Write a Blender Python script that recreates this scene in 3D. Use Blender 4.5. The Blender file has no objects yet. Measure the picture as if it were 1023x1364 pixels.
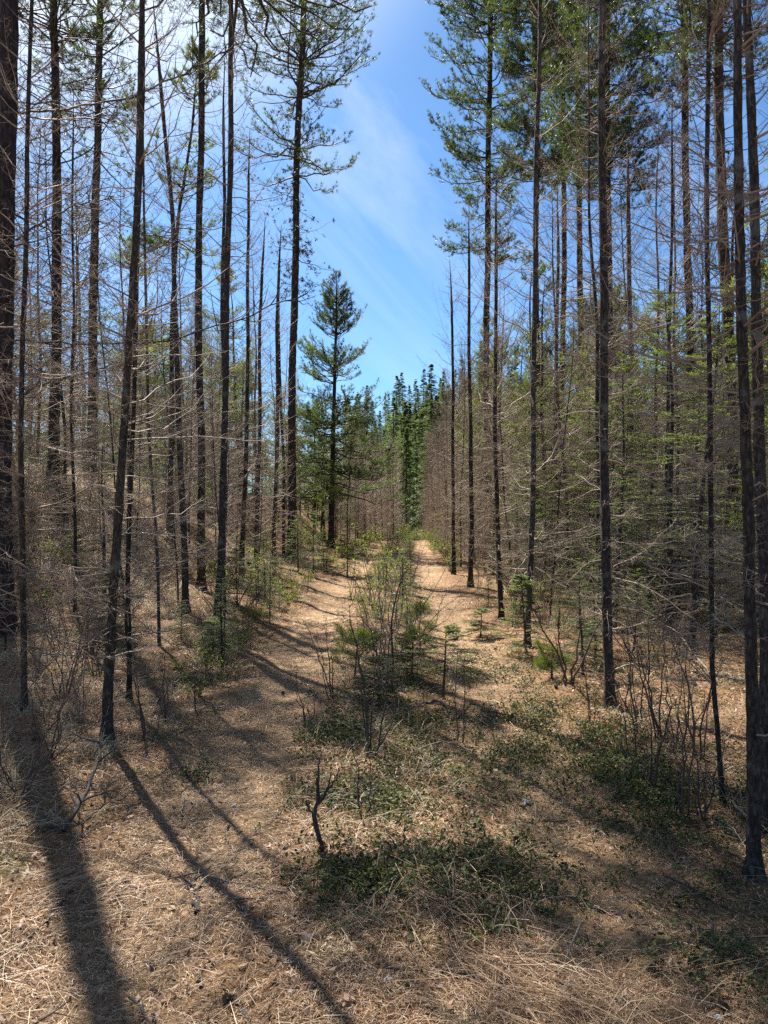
import bpy, math, random
import numpy as np

# ------------------------------------------------------------------ camera, sky, sun, exposure
scene = bpy.context.scene
R = math.radians
rng = np.random.default_rng(11)
random.seed(11)
COL = scene.collection
CAM_Z = 1.62
F_PX, CX, CY = 1025.0, 511.5, 682.0          # focal length and centre in photograph pixels

cam_d = bpy.data.cameras.new('camera')
cam_d.sensor_fit = 'VERTICAL'
cam_d.sensor_height = 36.0
cam_d.lens = F_PX / 1364.0 * 36.0
cam_d.clip_start, cam_d.clip_end = 0.05, 3000.0
cam = bpy.data.objects.new('camera', cam_d)
cam.location = (0, 0, CAM_Z)
cam.rotation_euler = (R(90), 0, 0)
COL.objects.link(cam)
scene.camera = cam

SUN_AZ, SUN_EL = R(-28.5), R(49)               # measured from straight ahead, to the side of the bank
sun_d = bpy.data.lights.new('sun', 'SUN')
sun_d.energy = 5.0
sun_d.angle = R(0.53)
sun_d.color = (1.0, 0.955, 0.88)
sun = bpy.data.objects.new('sun', sun_d)
from mathutils import Vector
S_DIR = Vector((math.sin(SUN_AZ) * math.cos(SUN_EL), math.cos(SUN_AZ) * math.cos(SUN_EL), math.sin(SUN_EL)))
sun.rotation_euler = S_DIR.to_track_quat('Z', 'Y').to_euler()
sun.location = S_DIR * 60
COL.objects.link(sun)

world = bpy.data.worlds.new('World')
scene.world = world
world.use_nodes = True
nt = world.node_tree
N, L = nt.nodes, nt.links
N.clear()
w_out = N.new('ShaderNodeOutputWorld')
w_bg = N.new('ShaderNodeBackground')
w_bg.inputs['Strength'].default_value = 0.05
sky = N.new('ShaderNodeTexSky')
sky.sky_type = 'NISHITA'
sky.sun_disc = False
sky.sun_elevation = SUN_EL
sky.sun_rotation = SUN_AZ
sky.air_density, sky.dust_density, sky.ozone_density = 1.0, 1.3, 3.0
sky.altitude = 900
tc = N.new('ShaderNodeTexCoord')
mp = N.new('ShaderNodeMapping')
mp.vector_type = 'TEXTURE'
mp.inputs['Rotation'].default_value = (0, R(40), 0)
mp.inputs['Scale'].default_value = (0.95, 0.5, 0.17)
n1 = N.new('ShaderNodeTexNoise')
n1.inputs['Scale'].default_value = 1.7
n1.inputs['Detail'].default_value = 9
n1.inputs['Roughness'].default_value = 0.62
n1.inputs['Distortion'].default_value = 0.5
rp = N.new('ShaderNodeValToRGB')
rp.color_ramp.elements[0].position, rp.color_ramp.elements[1].position = 0.48, 0.86
n2 = N.new('ShaderNodeTexNoise')
n2.inputs['Scale'].default_value = 2.3
n2.inputs['Detail'].default_value = 3
mx = N.new('ShaderNodeMath'); mx.operation = 'MULTIPLY'
sx = N.new('ShaderNodeSeparateXYZ')
hz = N.new('ShaderNodeMapRange')
hz.inputs['From Min'].default_value, hz.inputs['From Max'].default_value = 0.12, 0.62
hz.inputs['To Min'].default_value, hz.inputs['To Max'].default_value = 0.05, 0.5
mix = N.new('ShaderNodeMixRGB')
mix.inputs[2].default_value = (10.5, 10.8, 11.2, 1)
L.new(tc.outputs['Generated'], mp.inputs['Vector'])
L.new(mp.outputs['Vector'], n1.inputs['Vector'])
L.new(tc.outputs['Generated'], sx.inputs[0])
L.new(sx.outputs['Z'], hz.inputs['Value'])
L.new(n1.outputs['Fac'], rp.inputs['Fac'])
L.new(rp.outputs['Color'], mx.inputs[0])
L.new(hz.outputs[0], mx.inputs[1])
# thin cirrus veil, brightest round the sun
dot = N.new('ShaderNodeVectorMath'); dot.operation = 'DOT_PRODUCT'; dot.inputs[1].default_value = S_DIR
L.new(tc.outputs['Generated'], dot.inputs[0])
veil = N.new('ShaderNodeMapRange'); veil.interpolation_type = 'SMOOTHSTEP'
veil.inputs['From Min'].default_value, veil.inputs['From Max'].default_value = 0.865, 1.0
veil.inputs['To Max'].default_value = 0.85
L.new(dot.outputs['Value'], veil.inputs['Value'])
mxx = N.new('ShaderNodeMath'); mxx.operation = 'MAXIMUM'
L.new(mx.outputs[0], mxx.inputs[0]); L.new(veil.outputs[0], mxx.inputs[1])
L.new(mxx.outputs[0], mix.inputs[0])
gain = N.new('ShaderNodeMixRGB'); gain.blend_type = 'MULTIPLY'; gain.inputs[0].default_value = 1
gain.inputs[2].default_value = (0.65, 0.955, 1.17, 1)
L.new(sky.outputs[0], gain.inputs[1])
L.new(gain.outputs[0], mix.inputs[1])
L.new(mix.outputs[0], w_bg.inputs['Color'])
L.new(w_bg.outputs[0], w_out.inputs['Surface'])

vs = scene.view_settings
vs.view_transform, vs.look, vs.gamma, vs.use_curve_mapping = 'Standard', 'None', 1, False
vs.exposure = 1.52
scene.cycles.max_bounces = 6
scene.cycles.diffuse_bounces = 3
scene.cycles.transmission_bounces = 3
scene.cycles.sample_clamp_direct = 14
scene.cycles.sample_clamp_indirect = 4
scene.cycles.use_denoising = False


# ------------------------------------------------------------------ helpers
def sstep(a, b, x):
    t = np.clip((np.asarray(x, float) - a) / (b - a), 0, 1)
    return t * t * (3 - 2 * t)


def lump(x, y, s, seed):
    """smooth value noise from sines"""
    r = np.random.default_rng(seed)
    out = 0
    for i in range(7):
        a = r.uniform(0, 2 * math.pi); f = s * r.uniform(0.6, 1.9)
        out = out + np.sin((x * math.cos(a) + y * math.sin(a)) * f + r.uniform(0, 6.3))
    return out / 4.5


def track_c(y):
    return 0.05 + 1.0 * sstep(12, 46, y)


def track_mask(x, y):
    u = np.abs(np.asarray(x) - track_c(y) + 0.12 * lump(x, y, 0.8, 5))
    return np.exp(-((u - 1.02) / (0.42 - .10 * sstep(10, 30, np.asarray(y)))) ** 4)


def H(x, y):
    x = np.asarray(x, float); y = np.asarray(y, float)
    u = x - track_c(y)
    near = 1 - sstep(60, 90, y)
    h = -0.05 * np.exp(-((np.abs(u) - 1.02) / 0.4) ** 2) * near
    h = h + 0.06 * np.exp(-(u / 0.55) ** 2) * near
    h = h + 0.14 * sstep(1.7, 3.0, -u) * near
    h = h + 2.4 * sstep(3.0, 7.6, -u + 0.5 * lump(x, y, 0.35, 8)) * sstep(5, 15, y)
    h = h - 2.5 * sstep(10, 30, -u) * sstep(8, 20, y)
    h = h + 0.10 * sstep(1.7, 3.2, u) + 0.9 * sstep(6, 16, u)
    h = h - 1.6 * sstep(44, 75, y)
    h = h + sstep(70, 195, y) * (15 + 0.50 * np.clip(x - 4, -34, 22))
    amp = 0.035 * (1 - 0.6 * track_mask(x, y))
    h = h + amp * lump(x, y, 2.2, 1) + 0.018 * lump(x, y, 6.0, 2) + 0.010 * lump(x, y, 15.0, 3)
    return h


H0 = float(H(0.0, 0.0))


def G(x, y):
    return H(x, y) - H0


def ground_at(px, py):
    """where the sight line of a photograph pixel meets the ground"""
    d = np.geomspace(1.2, 90, 3000)
    x = (px - CX) / F_PX * d
    z = CAM_Z + (CY - py) / F_PX * d
    hit = (G(x, d) >= z) & (d > 1.6)
    k = np.argmax(hit) if hit.any() else np.argmin(np.where(d > 6, np.abs(G(x, d) - z), 99))
    return float(x[k]), float(d[k])


def at_depth(px, d):
    return (px - CX) / F_PX * d, d


class MB:
    def __init__(s):
        s.v, s.q, s.t, s.n = [], [], [], 0

    def add(s, v, quads=None, tris=None):
        v = np.asarray(v, np.float32).reshape(-1, 3)
        if quads is not None and len(quads): s.q.append(np.asarray(quads, np.int64).reshape(-1, 4) + s.n)
        if tris is not None and len(tris): s.t.append(np.asarray(tris, np.int64).reshape(-1, 3) + s.n)
        s.v.append(v); s.n += len(v)

    def data(s, name, mat, smooth=False):
        me = bpy.data.meshes.new(name)
        v = np.concatenate(s.v) if s.v else np.zeros((0, 3), np.float32)
        q = np.concatenate(s.q) if s.q else np.zeros((0, 4), np.int64)
        t = np.concatenate(s.t) if s.t else np.zeros((0, 3), np.int64)
        me.vertices.add(len(v)); me.vertices.foreach_set('co', v.ravel())
        loops = np.concatenate([q.ravel(), t.ravel()]).astype(np.int32)
        me.loops.add(len(loops)); me.loops.foreach_set('vertex_index', loops)
        starts = np.concatenate([np.arange(len(q)) * 4, len(q) * 4 + np.arange(len(t)) * 3]).astype(np.int32)
        me.polygons.add(len(starts)); me.polygons.foreach_set('loop_start', starts)
        if smooth: me.polygons.foreach_set('use_smooth', np.ones(len(starts), bool))
        me.materials.append(mat)
        me.update(calc_edges=True)
        return me


def nrm(a):
    return a / np.maximum(np.linalg.norm(a, axis=-1, keepdims=True), 1e-9)


def tubes(mb, P, Rad, sides=3, rnd=None):
    """P (n,k,3) centre lines, Rad (n,k) radii"""
    P = np.asarray(P, float); Rad = np.asarray(Rad, float)
    n, k, _ = P.shape
    T = nrm(np.gradient(P, axis=1))
    mean = nrm(P[:, -1] - P[:, 0])
    ref = np.where(np.abs(mean[:, 2:3]) < 0.8, np.array([[0, 0, 1.0]]), np.array([[0.0, 1.0, 0.0]]))
    A = nrm(np.cross(T, ref[:, None, :])); B = np.cross(T, A)
    ang = np.arange(sides) * 2 * math.pi / sides
    RR = Rad[:, :, None] if rnd is None else Rad[:, :, None] * rnd
    V = P[:, :, None, :] + RR[..., None] * (np.cos(ang)[None, None, :, None] * A[:, :, None, :] + np.sin(ang)[None, None, :, None] * B[:, :, None, :])
    idx = np.arange(n * k * sides).reshape(n, k, sides)
    nx = np.roll(idx, -1, axis=2)
    quads = np.stack([idx[:, :-1], nx[:, :-1], nx[:, 1:], idx[:, 1:]], -1)
    mb.add(V, quads)


def needles(mb, C, A, n, length, width, spread, r, up=0.0):
    """fans of n blades at each point C along axis A"""
    C = np.asarray(C, float); A = nrm(np.asarray(A, float))
    N_ = len(C)
    if N_ == 0: return
    d = A[:, None, :] + spread * r.normal(size=(N_, n, 3))
    d[..., 2] += up
    d = nrm(d)
    ln = length * r.uniform(0.65, 1.15, (N_, n, 1))
    side = nrm(np.cross(d, r.normal(size=(N_, n, 3)))) * width / 2
    base = np.repeat(C[:, None, :], n, 1)
    tip = base + d * ln
    mid = base + d * ln * 0.45
    V = np.stack([base, mid - side, tip, mid + side], 2)
    idx = np.arange(N_ * n * 4).reshape(-1, 4)
    mb.add(V, idx)


def link(name, data, parent=None, loc=None):
    o = bpy.data.objects.new(name, data)
    COL.objects.link(o)
    if parent is not None: o.parent = parent
    if loc is not None: o.location = loc
    return o


def tag(o, label=None, cat=None, group=None, kind=None):
    if label: o['label'] = label
    if cat: o['category'] = cat
    if group: o['group'] = group
    if kind: o['kind'] = kind
    return o


# ------------------------------------------------------------------ materials
def new_mat(name):
    m = bpy.data.materials.new(name); m.use_nodes = True
    t = m.node_tree; t.nodes.clear()
    return m, t.nodes, t.links, t.nodes.new('ShaderNodeOutputMaterial')


def ramp(nodes, stops):
    r = nodes.new('ShaderNodeValToRGB')
    e = r.color_ramp.elements
    while len(e) < len(stops): e.new(0.5)
    for el, (p, c) in zip(e, stops):
        el.position = p; el.color = (*c, 1)
    return r


def bark_mat(name, dark, mid, light, scale=(14, 14, 3.2), bump=0.9, lichen=None):
    m, n, l, out = new_mat(name)
    tcn = n.new('ShaderNodeTexCoord'); mpn = n.new('ShaderNodeMapping')
    mpn.inputs['Scale'].default_value = scale
    vor = n.new('ShaderNodeTexVoronoi'); vor.feature = 'DISTANCE_TO_EDGE'; vor.inputs['Scale'].default_value = 2.2
    noi = n.new('ShaderNodeTexNoise'); noi.inputs['Scale'].default_value = 2.6; noi.inputs['Detail'].default_value = 8
    noi.inputs['Roughness'].default_value = 0.65
    l.new(tcn.outputs['Object'], mpn.inputs[0])
    wob = n.new('ShaderNodeMixRGB'); wob.blend_type = 'ADD'; wob.inputs[0].default_value = 0.8
    l.new(mpn.outputs[0], noi.inputs['Vector'])
    l.new(mpn.outputs[0], wob.inputs[1]); l.new(noi.outputs['Color'], wob.inputs[2])
    l.new(wob.outputs[0], vor.inputs['Vector'])
    mul = n.new('ShaderNodeMath'); mul.operation = 'MULTIPLY_ADD'
    mul.inputs[1].default_value = 0.9
    l.new(vor.outputs['Distance'], mul.inputs[0])
    sub = n.new('ShaderNodeMath'); sub.operation = 'SUBTRACT'; sub.inputs[1].default_value = 0.12
    l.new(noi.outputs['Fac'], sub.inputs[0]); l.new(sub.outputs[0], mul.inputs[2])
    r = ramp(n, [(0.18, dark), (0.42, mid), (0.75, light)])
    l.new(mul.outputs[0], r.inputs[0])
    col = r.outputs[0]
    if lichen:
        n3 = n.new('ShaderNodeTexNoise'); n3.inputs['Scale'].default_value = 7; n3.inputs['Detail'].default_value = 6
        l.new(tcn.outputs['Object'], n3.inputs['Vector'])
        rr = ramp(n, [(0.58, (0, 0, 0)), (0.68, (1, 1, 1))]); l.new(n3.outputs['Fac'], rr.inputs[0])
        mxn = n.new('ShaderNodeMixRGB'); mxn.inputs[2].default_value = (*lichen, 1)
        l.new(rr.outputs[0], mxn.inputs[0]); l.new(col, mxn.inputs[1]); col = mxn.outputs[0]
    oi = n.new('ShaderNodeObjectInfo'); hs = n.new('ShaderNodeHueSaturation')
    for sock, lo, hi, k in (('Value', 0.5, 1.2, 1.0), ('Saturation', 0.6, 1.35, 7.3), ('Hue', 0.485, 0.512, 3.7)):
        w_ = n.new('ShaderNodeMath'); w_.operation = 'MULTIPLY'; w_.inputs[1].default_value = k; l.new(oi.outputs['Random'], w_.inputs[0])
        f_ = n.new('ShaderNodeMath'); f_.operation = 'FRACT'; l.new(w_.outputs[0], f_.inputs[0])
        g_ = n.new('ShaderNodeMapRange'); g_.inputs['To Min'].default_value = lo; g_.inputs['To Max'].default_value = hi
        l.new(f_.outputs[0], g_.inputs['Value']); l.new(g_.outputs[0], hs.inputs[sock])
    l.new(col, hs.inputs['Color']); col = hs.outputs[0]
    b = n.new('ShaderNodeBsdfPrincipled'); b.inputs['Roughness'].default_value = 0.9
    b.inputs['Specular IOR Level'].default_value = 0.25
    l.new(col, b.inputs['Base Color'])
    bp = n.new('ShaderNodeBump'); bp.inputs['Strength'].default_value = bump; bp.inputs['Distance'].default_value = 0.02
    l.new(mul.outputs[0], bp.inputs['Height']); l.new(bp.outputs[0], b.inputs['Normal'])
    l.new(b.outputs[0], out.inputs[0])
    return m


def twig_mat(name, c1, c2, rough=0.75):
    m, n, l, out = new_mat(name)
    tcn = n.new('ShaderNodeTexCoord')
    noi = n.new('ShaderNodeTexNoise'); noi.inputs['Scale'].default_value = 5; noi.inputs['Detail'].default_value = 5
    l.new(tcn.outputs['Object'], noi.inputs['Vector'])
    r = ramp(n, [(0.3, c1), (0.7, c2)]); l.new(noi.outputs['Fac'], r.inputs[0])
    b = n.new('ShaderNodeBsdfPrincipled'); b.inputs['Roughness'].default_value = rough
    b.inputs['Specular IOR Level'].default_value = 0.35
    l.new(r.outputs[0], b.inputs['Base Color']); l.new(b.outputs[0], out.inputs[0])
    return m


def leaf_mat(name, c1, c2, trans=0.45, tcol=None, rough=0.5, gloss=0.35, scale=1.3, island=False):
    m, n, l, out = new_mat(name)
    tcn = n.new('ShaderNodeTexCoord'); oi = n.new('ShaderNodeObjectInfo')
    noi = n.new('ShaderNodeTexNoise'); noi.inputs['Scale'].default_value = scale; noi.inputs['Detail'].default_value = 3
    l.new(tcn.outputs['Object'], noi.inputs['Vector'])
    r = ramp(n, [(0.32, c1), (0.68, c2)])
    fac = noi.outputs['Fac']
    if island:
        g = n.new('ShaderNodeNewGeometry'); ad = n.new('ShaderNodeMath'); ad.operation = 'MULTIPLY_ADD'
        ad.inputs[1].default_value = 0.5
        l.new(g.outputs['Random Per Island'], ad.inputs[0])
        s2 = n.new('ShaderNodeMath'); s2.operation = 'SUBTRACT'; s2.inputs[1].default_value = 0.25
        l.new(noi.outputs['Fac'], s2.inputs[0]); l.new(s2.outputs[0], ad.inputs[2]); fac = ad.outputs[0]
    l.new(fac, r.inputs[0])
    hsv = n.new('ShaderNodeHueSaturation')
    mr = n.new('ShaderNodeMapRange'); mr.inputs['To Min'].default_value = 0.78; mr.inputs['To Max'].default_value = 1.25
    l.new(oi.outputs['Random'], mr.inputs['Value']); l.new(mr.outputs[0], hsv.inputs['Value'])
    l.new(r.outputs[0], hsv.inputs['Color'])
    b = n.new('ShaderNodeBsdfPrincipled'); b.inputs['Roughness'].default_value = rough
    b.inputs['Specular IOR Level'].default_value = gloss
    l.new(hsv.outputs[0], b.inputs['Base Color'])
    tr = n.new('ShaderNodeBsdfTranslucent')
    mm = n.new('ShaderNodeMixRGB'); mm.blend_type = 'MULTIPLY'; mm.inputs[0].default_value = 1
    mm.inputs[2].default_value = (*(tcol or (1.9, 2.0, 0.9)), 1)
    l.new(hsv.outputs[0], mm.inputs[1]); l.new(mm.outputs[0], tr.inputs['Color'])
    mi = n.new('ShaderNodeMixShader'); mi.inputs[0].default_value = trans
    l.new(b.outputs[0], mi.inputs[1]); l.new(tr.outputs[0], mi.inputs[2]); l.new(mi.outputs[0], out.inputs[0])
    return m


def straw_mat(name, stops, trans=0.25):
    """loose needles and grass: a colour for each separate blade"""
    m, n, l, out = new_mat(name)
    g = n.new('ShaderNodeNewGeometry')
    r = ramp(n, stops); l.new(g.outputs['Random Per Island'], r.inputs[0])
    b = n.new('ShaderNodeBsdfPrincipled'); b.inputs['Roughness'].default_value = 0.55
    b.inputs['Specular IOR Level'].default_value = 0.4
    l.new(r.outputs[0], b.inputs['Base Color'])
    tr = n.new('ShaderNodeBsdfTranslucent'); l.new(r.outputs[0], tr.inputs['Color'])
    mi = n.new('ShaderNodeMixShader'); mi.inputs[0].default_value = trans
    l.new(b.outputs[0], mi.inputs[1]); l.new(tr.outputs[0], mi.inputs[2]); l.new(mi.outputs[0], out.inputs[0])
    return m


M_PINE = bark_mat('pine_bark', (0.012, 0.009, 0.008), (0.040, 0.030, 0.025), (0.11, 0.076, 0.054), (9, 9, 2.6), 1.0)
M_LARCH = bark_mat('larch_bark', (0.012, 0.010, 0.008), (0.042, 0.034, 0.028), (0.12, 0.10, 0.083), (22, 22, 7), 0.9, lichen=(0.16, 0.155, 0.13))
M_TWIG = twig_mat('larch_twig', (0.18, 0.13, 0.09), (0.42, 0.32, 0.23))
M_TWIGFAR = twig_mat('far_larch_twig', (0.17, 0.12, 0.082), (0.36, 0.265, 0.185))
M_LIMB = twig_mat('pine_limb', (0.035, 0.028, 0.024), (0.10, 0.08, 0.065))
M_SHRUB = twig_mat('shrub_stem', (0.05, 0.03, 0.025), (0.14, 0.085, 0.06))
M_DEAD = twig_mat('dead_wood', (0.12, 0.092, 0.070), (0.25, 0.20, 0.15), 0.8)
M_DARKWOOD = twig_mat('charred_wood', (0.025, 0.020, 0.017), (0.095, 0.078, 0.065), 0.9)
M_NEEDLE = leaf_mat('pine_needle', (0.040, 0.066, 0.025), (0.095, 0.122, 0.043), 0.42, (1.7, 1.7, 0.8), gloss=0.45)
M_YPINE = leaf_mat('young_pine_needle', (0.070, 0.102, 0.025), (0.150, 0.175, 0.045), 0.54, (1.7, 1.7, 0.8))
M_FIR = leaf_mat('fir_needle', (0.072, 0.108, 0.026), (0.150, 0.182, 0.046), 0.56, (1.7, 1.75, 0.75))
M_BRIGHT = leaf_mat('fresh_fir_needle', (0.085, 0.120, 0.030), (0.150, 0.180, 0.048), 0.55, (1.9, 2.0, 0.8))
M_SPRUCE = leaf_mat('spruce_needle', (0.056, 0.084, 0.031), (0.120, 0.152, 0.054), 0.52, (1.6, 1.7, 0.9), scale=0.5)
M_BUSHLEAF = leaf_mat('shrub_leaf', (0.10, 0.14, 0.03), (0.20, 0.22, 0.05), 0.55, (1.7, 1.8, 0.8), scale=3)
M_GLOSSLEAF = leaf_mat('creeper_leaf', (0.024, 0.034, 0.011), (0.085, 0.095, 0.026), 0.22, (1.7, 1.7, 0.6), rough=0.58, gloss=0.22, scale=4, island=True)
M_LITTER = straw_mat('needle_litter', [(0.0, (0.07, 0.034, 0.018)), (0.3, (0.21, 0.112, 0.058)), (0.62, (0.37, 0.220, 0.115)), (0.90, (0.49, 0.340, 0.190)), (1.0, (0.62, 0.50, 0.33))], 0.12)
M_GRASS = straw_mat('dry_grass', [(0.0, (0.22, 0.15, 0.08)), (0.4, (0.40, 0.30, 0.17)), (0.8, (0.52, 0.42, 0.26)), (1.0, (0.62, 0.54, 0.38))], 0.35)
M_LEAFLITTER = straw_mat('leaf_litter', [(0.0, (0.10, 0.05, 0.03)), (0.4, (0.22, 0.11, 0.06)), (0.75, (0.34, 0.19, 0.10)), (1.0, (0.42, 0.30, 0.19))], 0.2)


def ground_mat():
    m, n, l, out = new_mat('forest_floor')
    tcn = n.new('ShaderNodeTexCoord')

    def noise(scale, det=6, rough=0.6):
        q = n.new('ShaderNodeTexNoise'); q.inputs['Scale'].default_value = scale
        q.inputs['Detail'].default_value = det; q.inputs['Roughness'].default_value = rough
        l.new(tcn.outputs['Object'], q.inputs['Vector']); return q
    fine = noise(38, 8, 0.75); mid = noise(2.3, 6); big = noise(0.55, 4)
    at = n.new('ShaderNodeAttribute'); at.attribute_name = 'track'
    floor = ramp(n, [(0.28, (0.06, 0.030, 0.016)), (0.45, (0.19, 0.102, 0.050)), (0.6, (0.31, 0.185, 0.092)), (0.78, (0.43, 0.29, 0.155))])
    trail = ramp(n, [(0.25, (0.13, 0.075, 0.040)), (0.45, (0.29, 0.185, 0.100)), (0.62, (0.40, 0.275, 0.155)), (0.8, (0.50, 0.36, 0.21))])
    l.new(fine.outputs['Fac'], floor.inputs[0]); l.new(fine.outputs['Fac'], trail.inputs[0])
    moss = ramp(n, [(0.3, (0.05, 0.06, 0.018)), (0.7, (0.14, 0.14, 0.05))]); l.new(fine.outputs['Fac'], moss.inputs[0])
    mr = ramp(n, [(0.52, (0, 0, 0)), (0.66, (0.75, 0.75, 0.75))]); l.new(mid.outputs['Fac'], mr.inputs[0])
    mx1 = n.new('ShaderNodeMixRGB'); l.new(mr.outputs[0], mx1.inputs[0]); l.new(floor.outputs[0], mx1.inputs[1]); l.new(moss.outputs[0], mx1.inputs[2])
    mx2 = n.new('ShaderNodeMixRGB'); l.new(at.outputs['Fac'], mx2.inputs[0]); l.new(mx1.outputs[0], mx2.inputs[1]); l.new(trail.outputs[0], mx2.inputs[2])
    dk = ramp(n, [(0.35, (0.72, 0.68, 0.64)), (0.65, (1.1, 1.1, 1.1))]); l.new(big.outputs['Fac'], dk.inputs[0])
    mx3 = n.new('ShaderNodeMixRGB'); mx3.blend_type = 'MULTIPLY'; mx3.inputs[0].default_value = 1
    l.new(mx2.outputs[0], mx3.inputs[1]); l.new(dk.outputs[0], mx3.inputs[2])
    b = n.new('ShaderNodeBsdfPrincipled'); b.inputs['Roughness'].default_value = 0.95
    b.inputs['Specular IOR Level'].default_value = 0.15
    l.new(mx3.outputs[0], b.inputs['Base Color'])
    bp = n.new('ShaderNodeBump'); bp.inputs['Strength'].default_value = 0.9; bp.inputs['Distance'].default_value = 0.03
    l.new(fine.outputs['Fac'], bp.inputs['Height']); l.new(bp.outputs[0], b.inputs['Normal'])
    l.new(b.outputs[0], out.inputs[0])
    return m


# ------------------------------------------------------------------ terrain
def make_ground():
    fx = np.arange(-4.5, 4.501, 0.05)
    ox = np.concatenate([4.5 + np.cumsum(np.geomspace(0.06, 1.0, 40)), ])
    ox = np.concatenate([ox, ox[-1] + np.cumsum(np.geomspace(1.2, 40, 38))])
    xs = np.concatenate([-ox[::-1], fx, ox])
    fy = np.arange(1.0, 12.0, 0.05)
    my = 12 + np.cumsum(np.geomspace(0.055, 1.2, 110))
    fary = my[-1] + np.cumsum(np.geomspace(1.3, 45, 50))
    by = 1.0 - np.cumsum(np.geomspace(0.08, 25, 34))
    ys = np.concatenate([by[::-1], fy, my, fary])
    X, Y = np.meshgrid(xs, ys)
    Z = G(X, Y)
    V = np.stack([X, Y, Z], -1)
    ny, nx = X.shape
    i = np.arange(ny * nx).reshape(ny, nx)
    q = np.stack([i[:-1, :-1], i[:-1, 1:], i[1:, 1:], i[1:, :-1]], -1)
    mb = MB(); mb.add(V, q)
    me = mb.data('ground', ground_mat(), True)
    a = me.attributes.new('track', 'FLOAT', 'POINT')
    a.data.foreach_set('value', (track_mask(X, Y) * (1 - sstep(60, 80, Y))).astype(np.float32).ravel())
    o = link('ground', me)
    tag(o, 'forest floor of tan needle litter with two worn wheel ruts', None, None, 'structure')


make_ground()


# ------------------------------------------------------------------ tree parts
class Path:
    """centre line of a trunk, as functions of height above its base"""
    def __init__(s, zs, xs, ys, r0, r1, Ht, flare=0.35, wob=0.02, seed=0):
        r = np.random.default_rng(seed)
        s.H = Ht; s.zs, s.xs, s.ys = map(np.asarray, (zs, xs, ys)); s.r0, s.r1, s.flare = r0, r1, flare
        s.ph = r.uniform(0, 6.3, 4); s.w = wob

    def at(s, z):
        z = np.asarray(z, float)
        x = np.interp(z, s.zs, s.xs); y = np.interp(z, s.zs, s.ys)
        k = np.clip(z, 0, 1)
        x = x + s.w * k * np.sin(z * 0.9 + s.ph[0]) + 0.4 * s.w * k * np.sin(z * 2.3 + s.ph[1])
        y = y + s.w * k * np.sin(z * 0.8 + s.ph[2]) + 0.4 * s.w * k * np.sin(z * 2.1 + s.ph[3])
        return np.stack([x, y, z], -1)

    def rad(s, z):
        z = np.asarray(z, float)
        t = np.clip(z / s.H, 0, 1)
        r = s.r0 + (s.r1 - s.r0) * t
        r = np.where(t > 0.85, r * (1 - (t - 0.85) / 0.15 * 0.85), r)
        return r * (1 + s.flare * np.exp(-np.maximum(z, 0) / (s.r0 * 1.6)) + 0.18 * np.exp(-np.maximum(z, 0) / (s.r0 * 6)))


def straight(Ht, r0, r1, lean=0.02, seed=0, flare=0.3, wob=0.04):
    r = np.random.default_rng(seed + 900)
    a = r.uniform(0, 6.3)
    zs = np.linspace(-0.2, Ht, 8)
    b = r.uniform(-0.5, 0.5) * lean
    return Path(zs, math.cos(a) * lean * zs + b * zs ** 2 / Ht, math.sin(a) * lean * zs, r0, r1, Ht, flare, wob, seed)


def trunk_mb(path, sides=10, step=0.12, rough=0.08, seed=0):
    r = np.random.default_rng(seed + 50)
    K = max(8, int((path.H + 0.2) / step))
    z = np.linspace(-0.2, path.H, K)
    rnd = 1 + rough * r.normal(size=(1, K, sides))
    mb = MB(); tubes(mb, path.at(z)[None], path.rad(z)[None], sides, rnd)
    return mb


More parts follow.
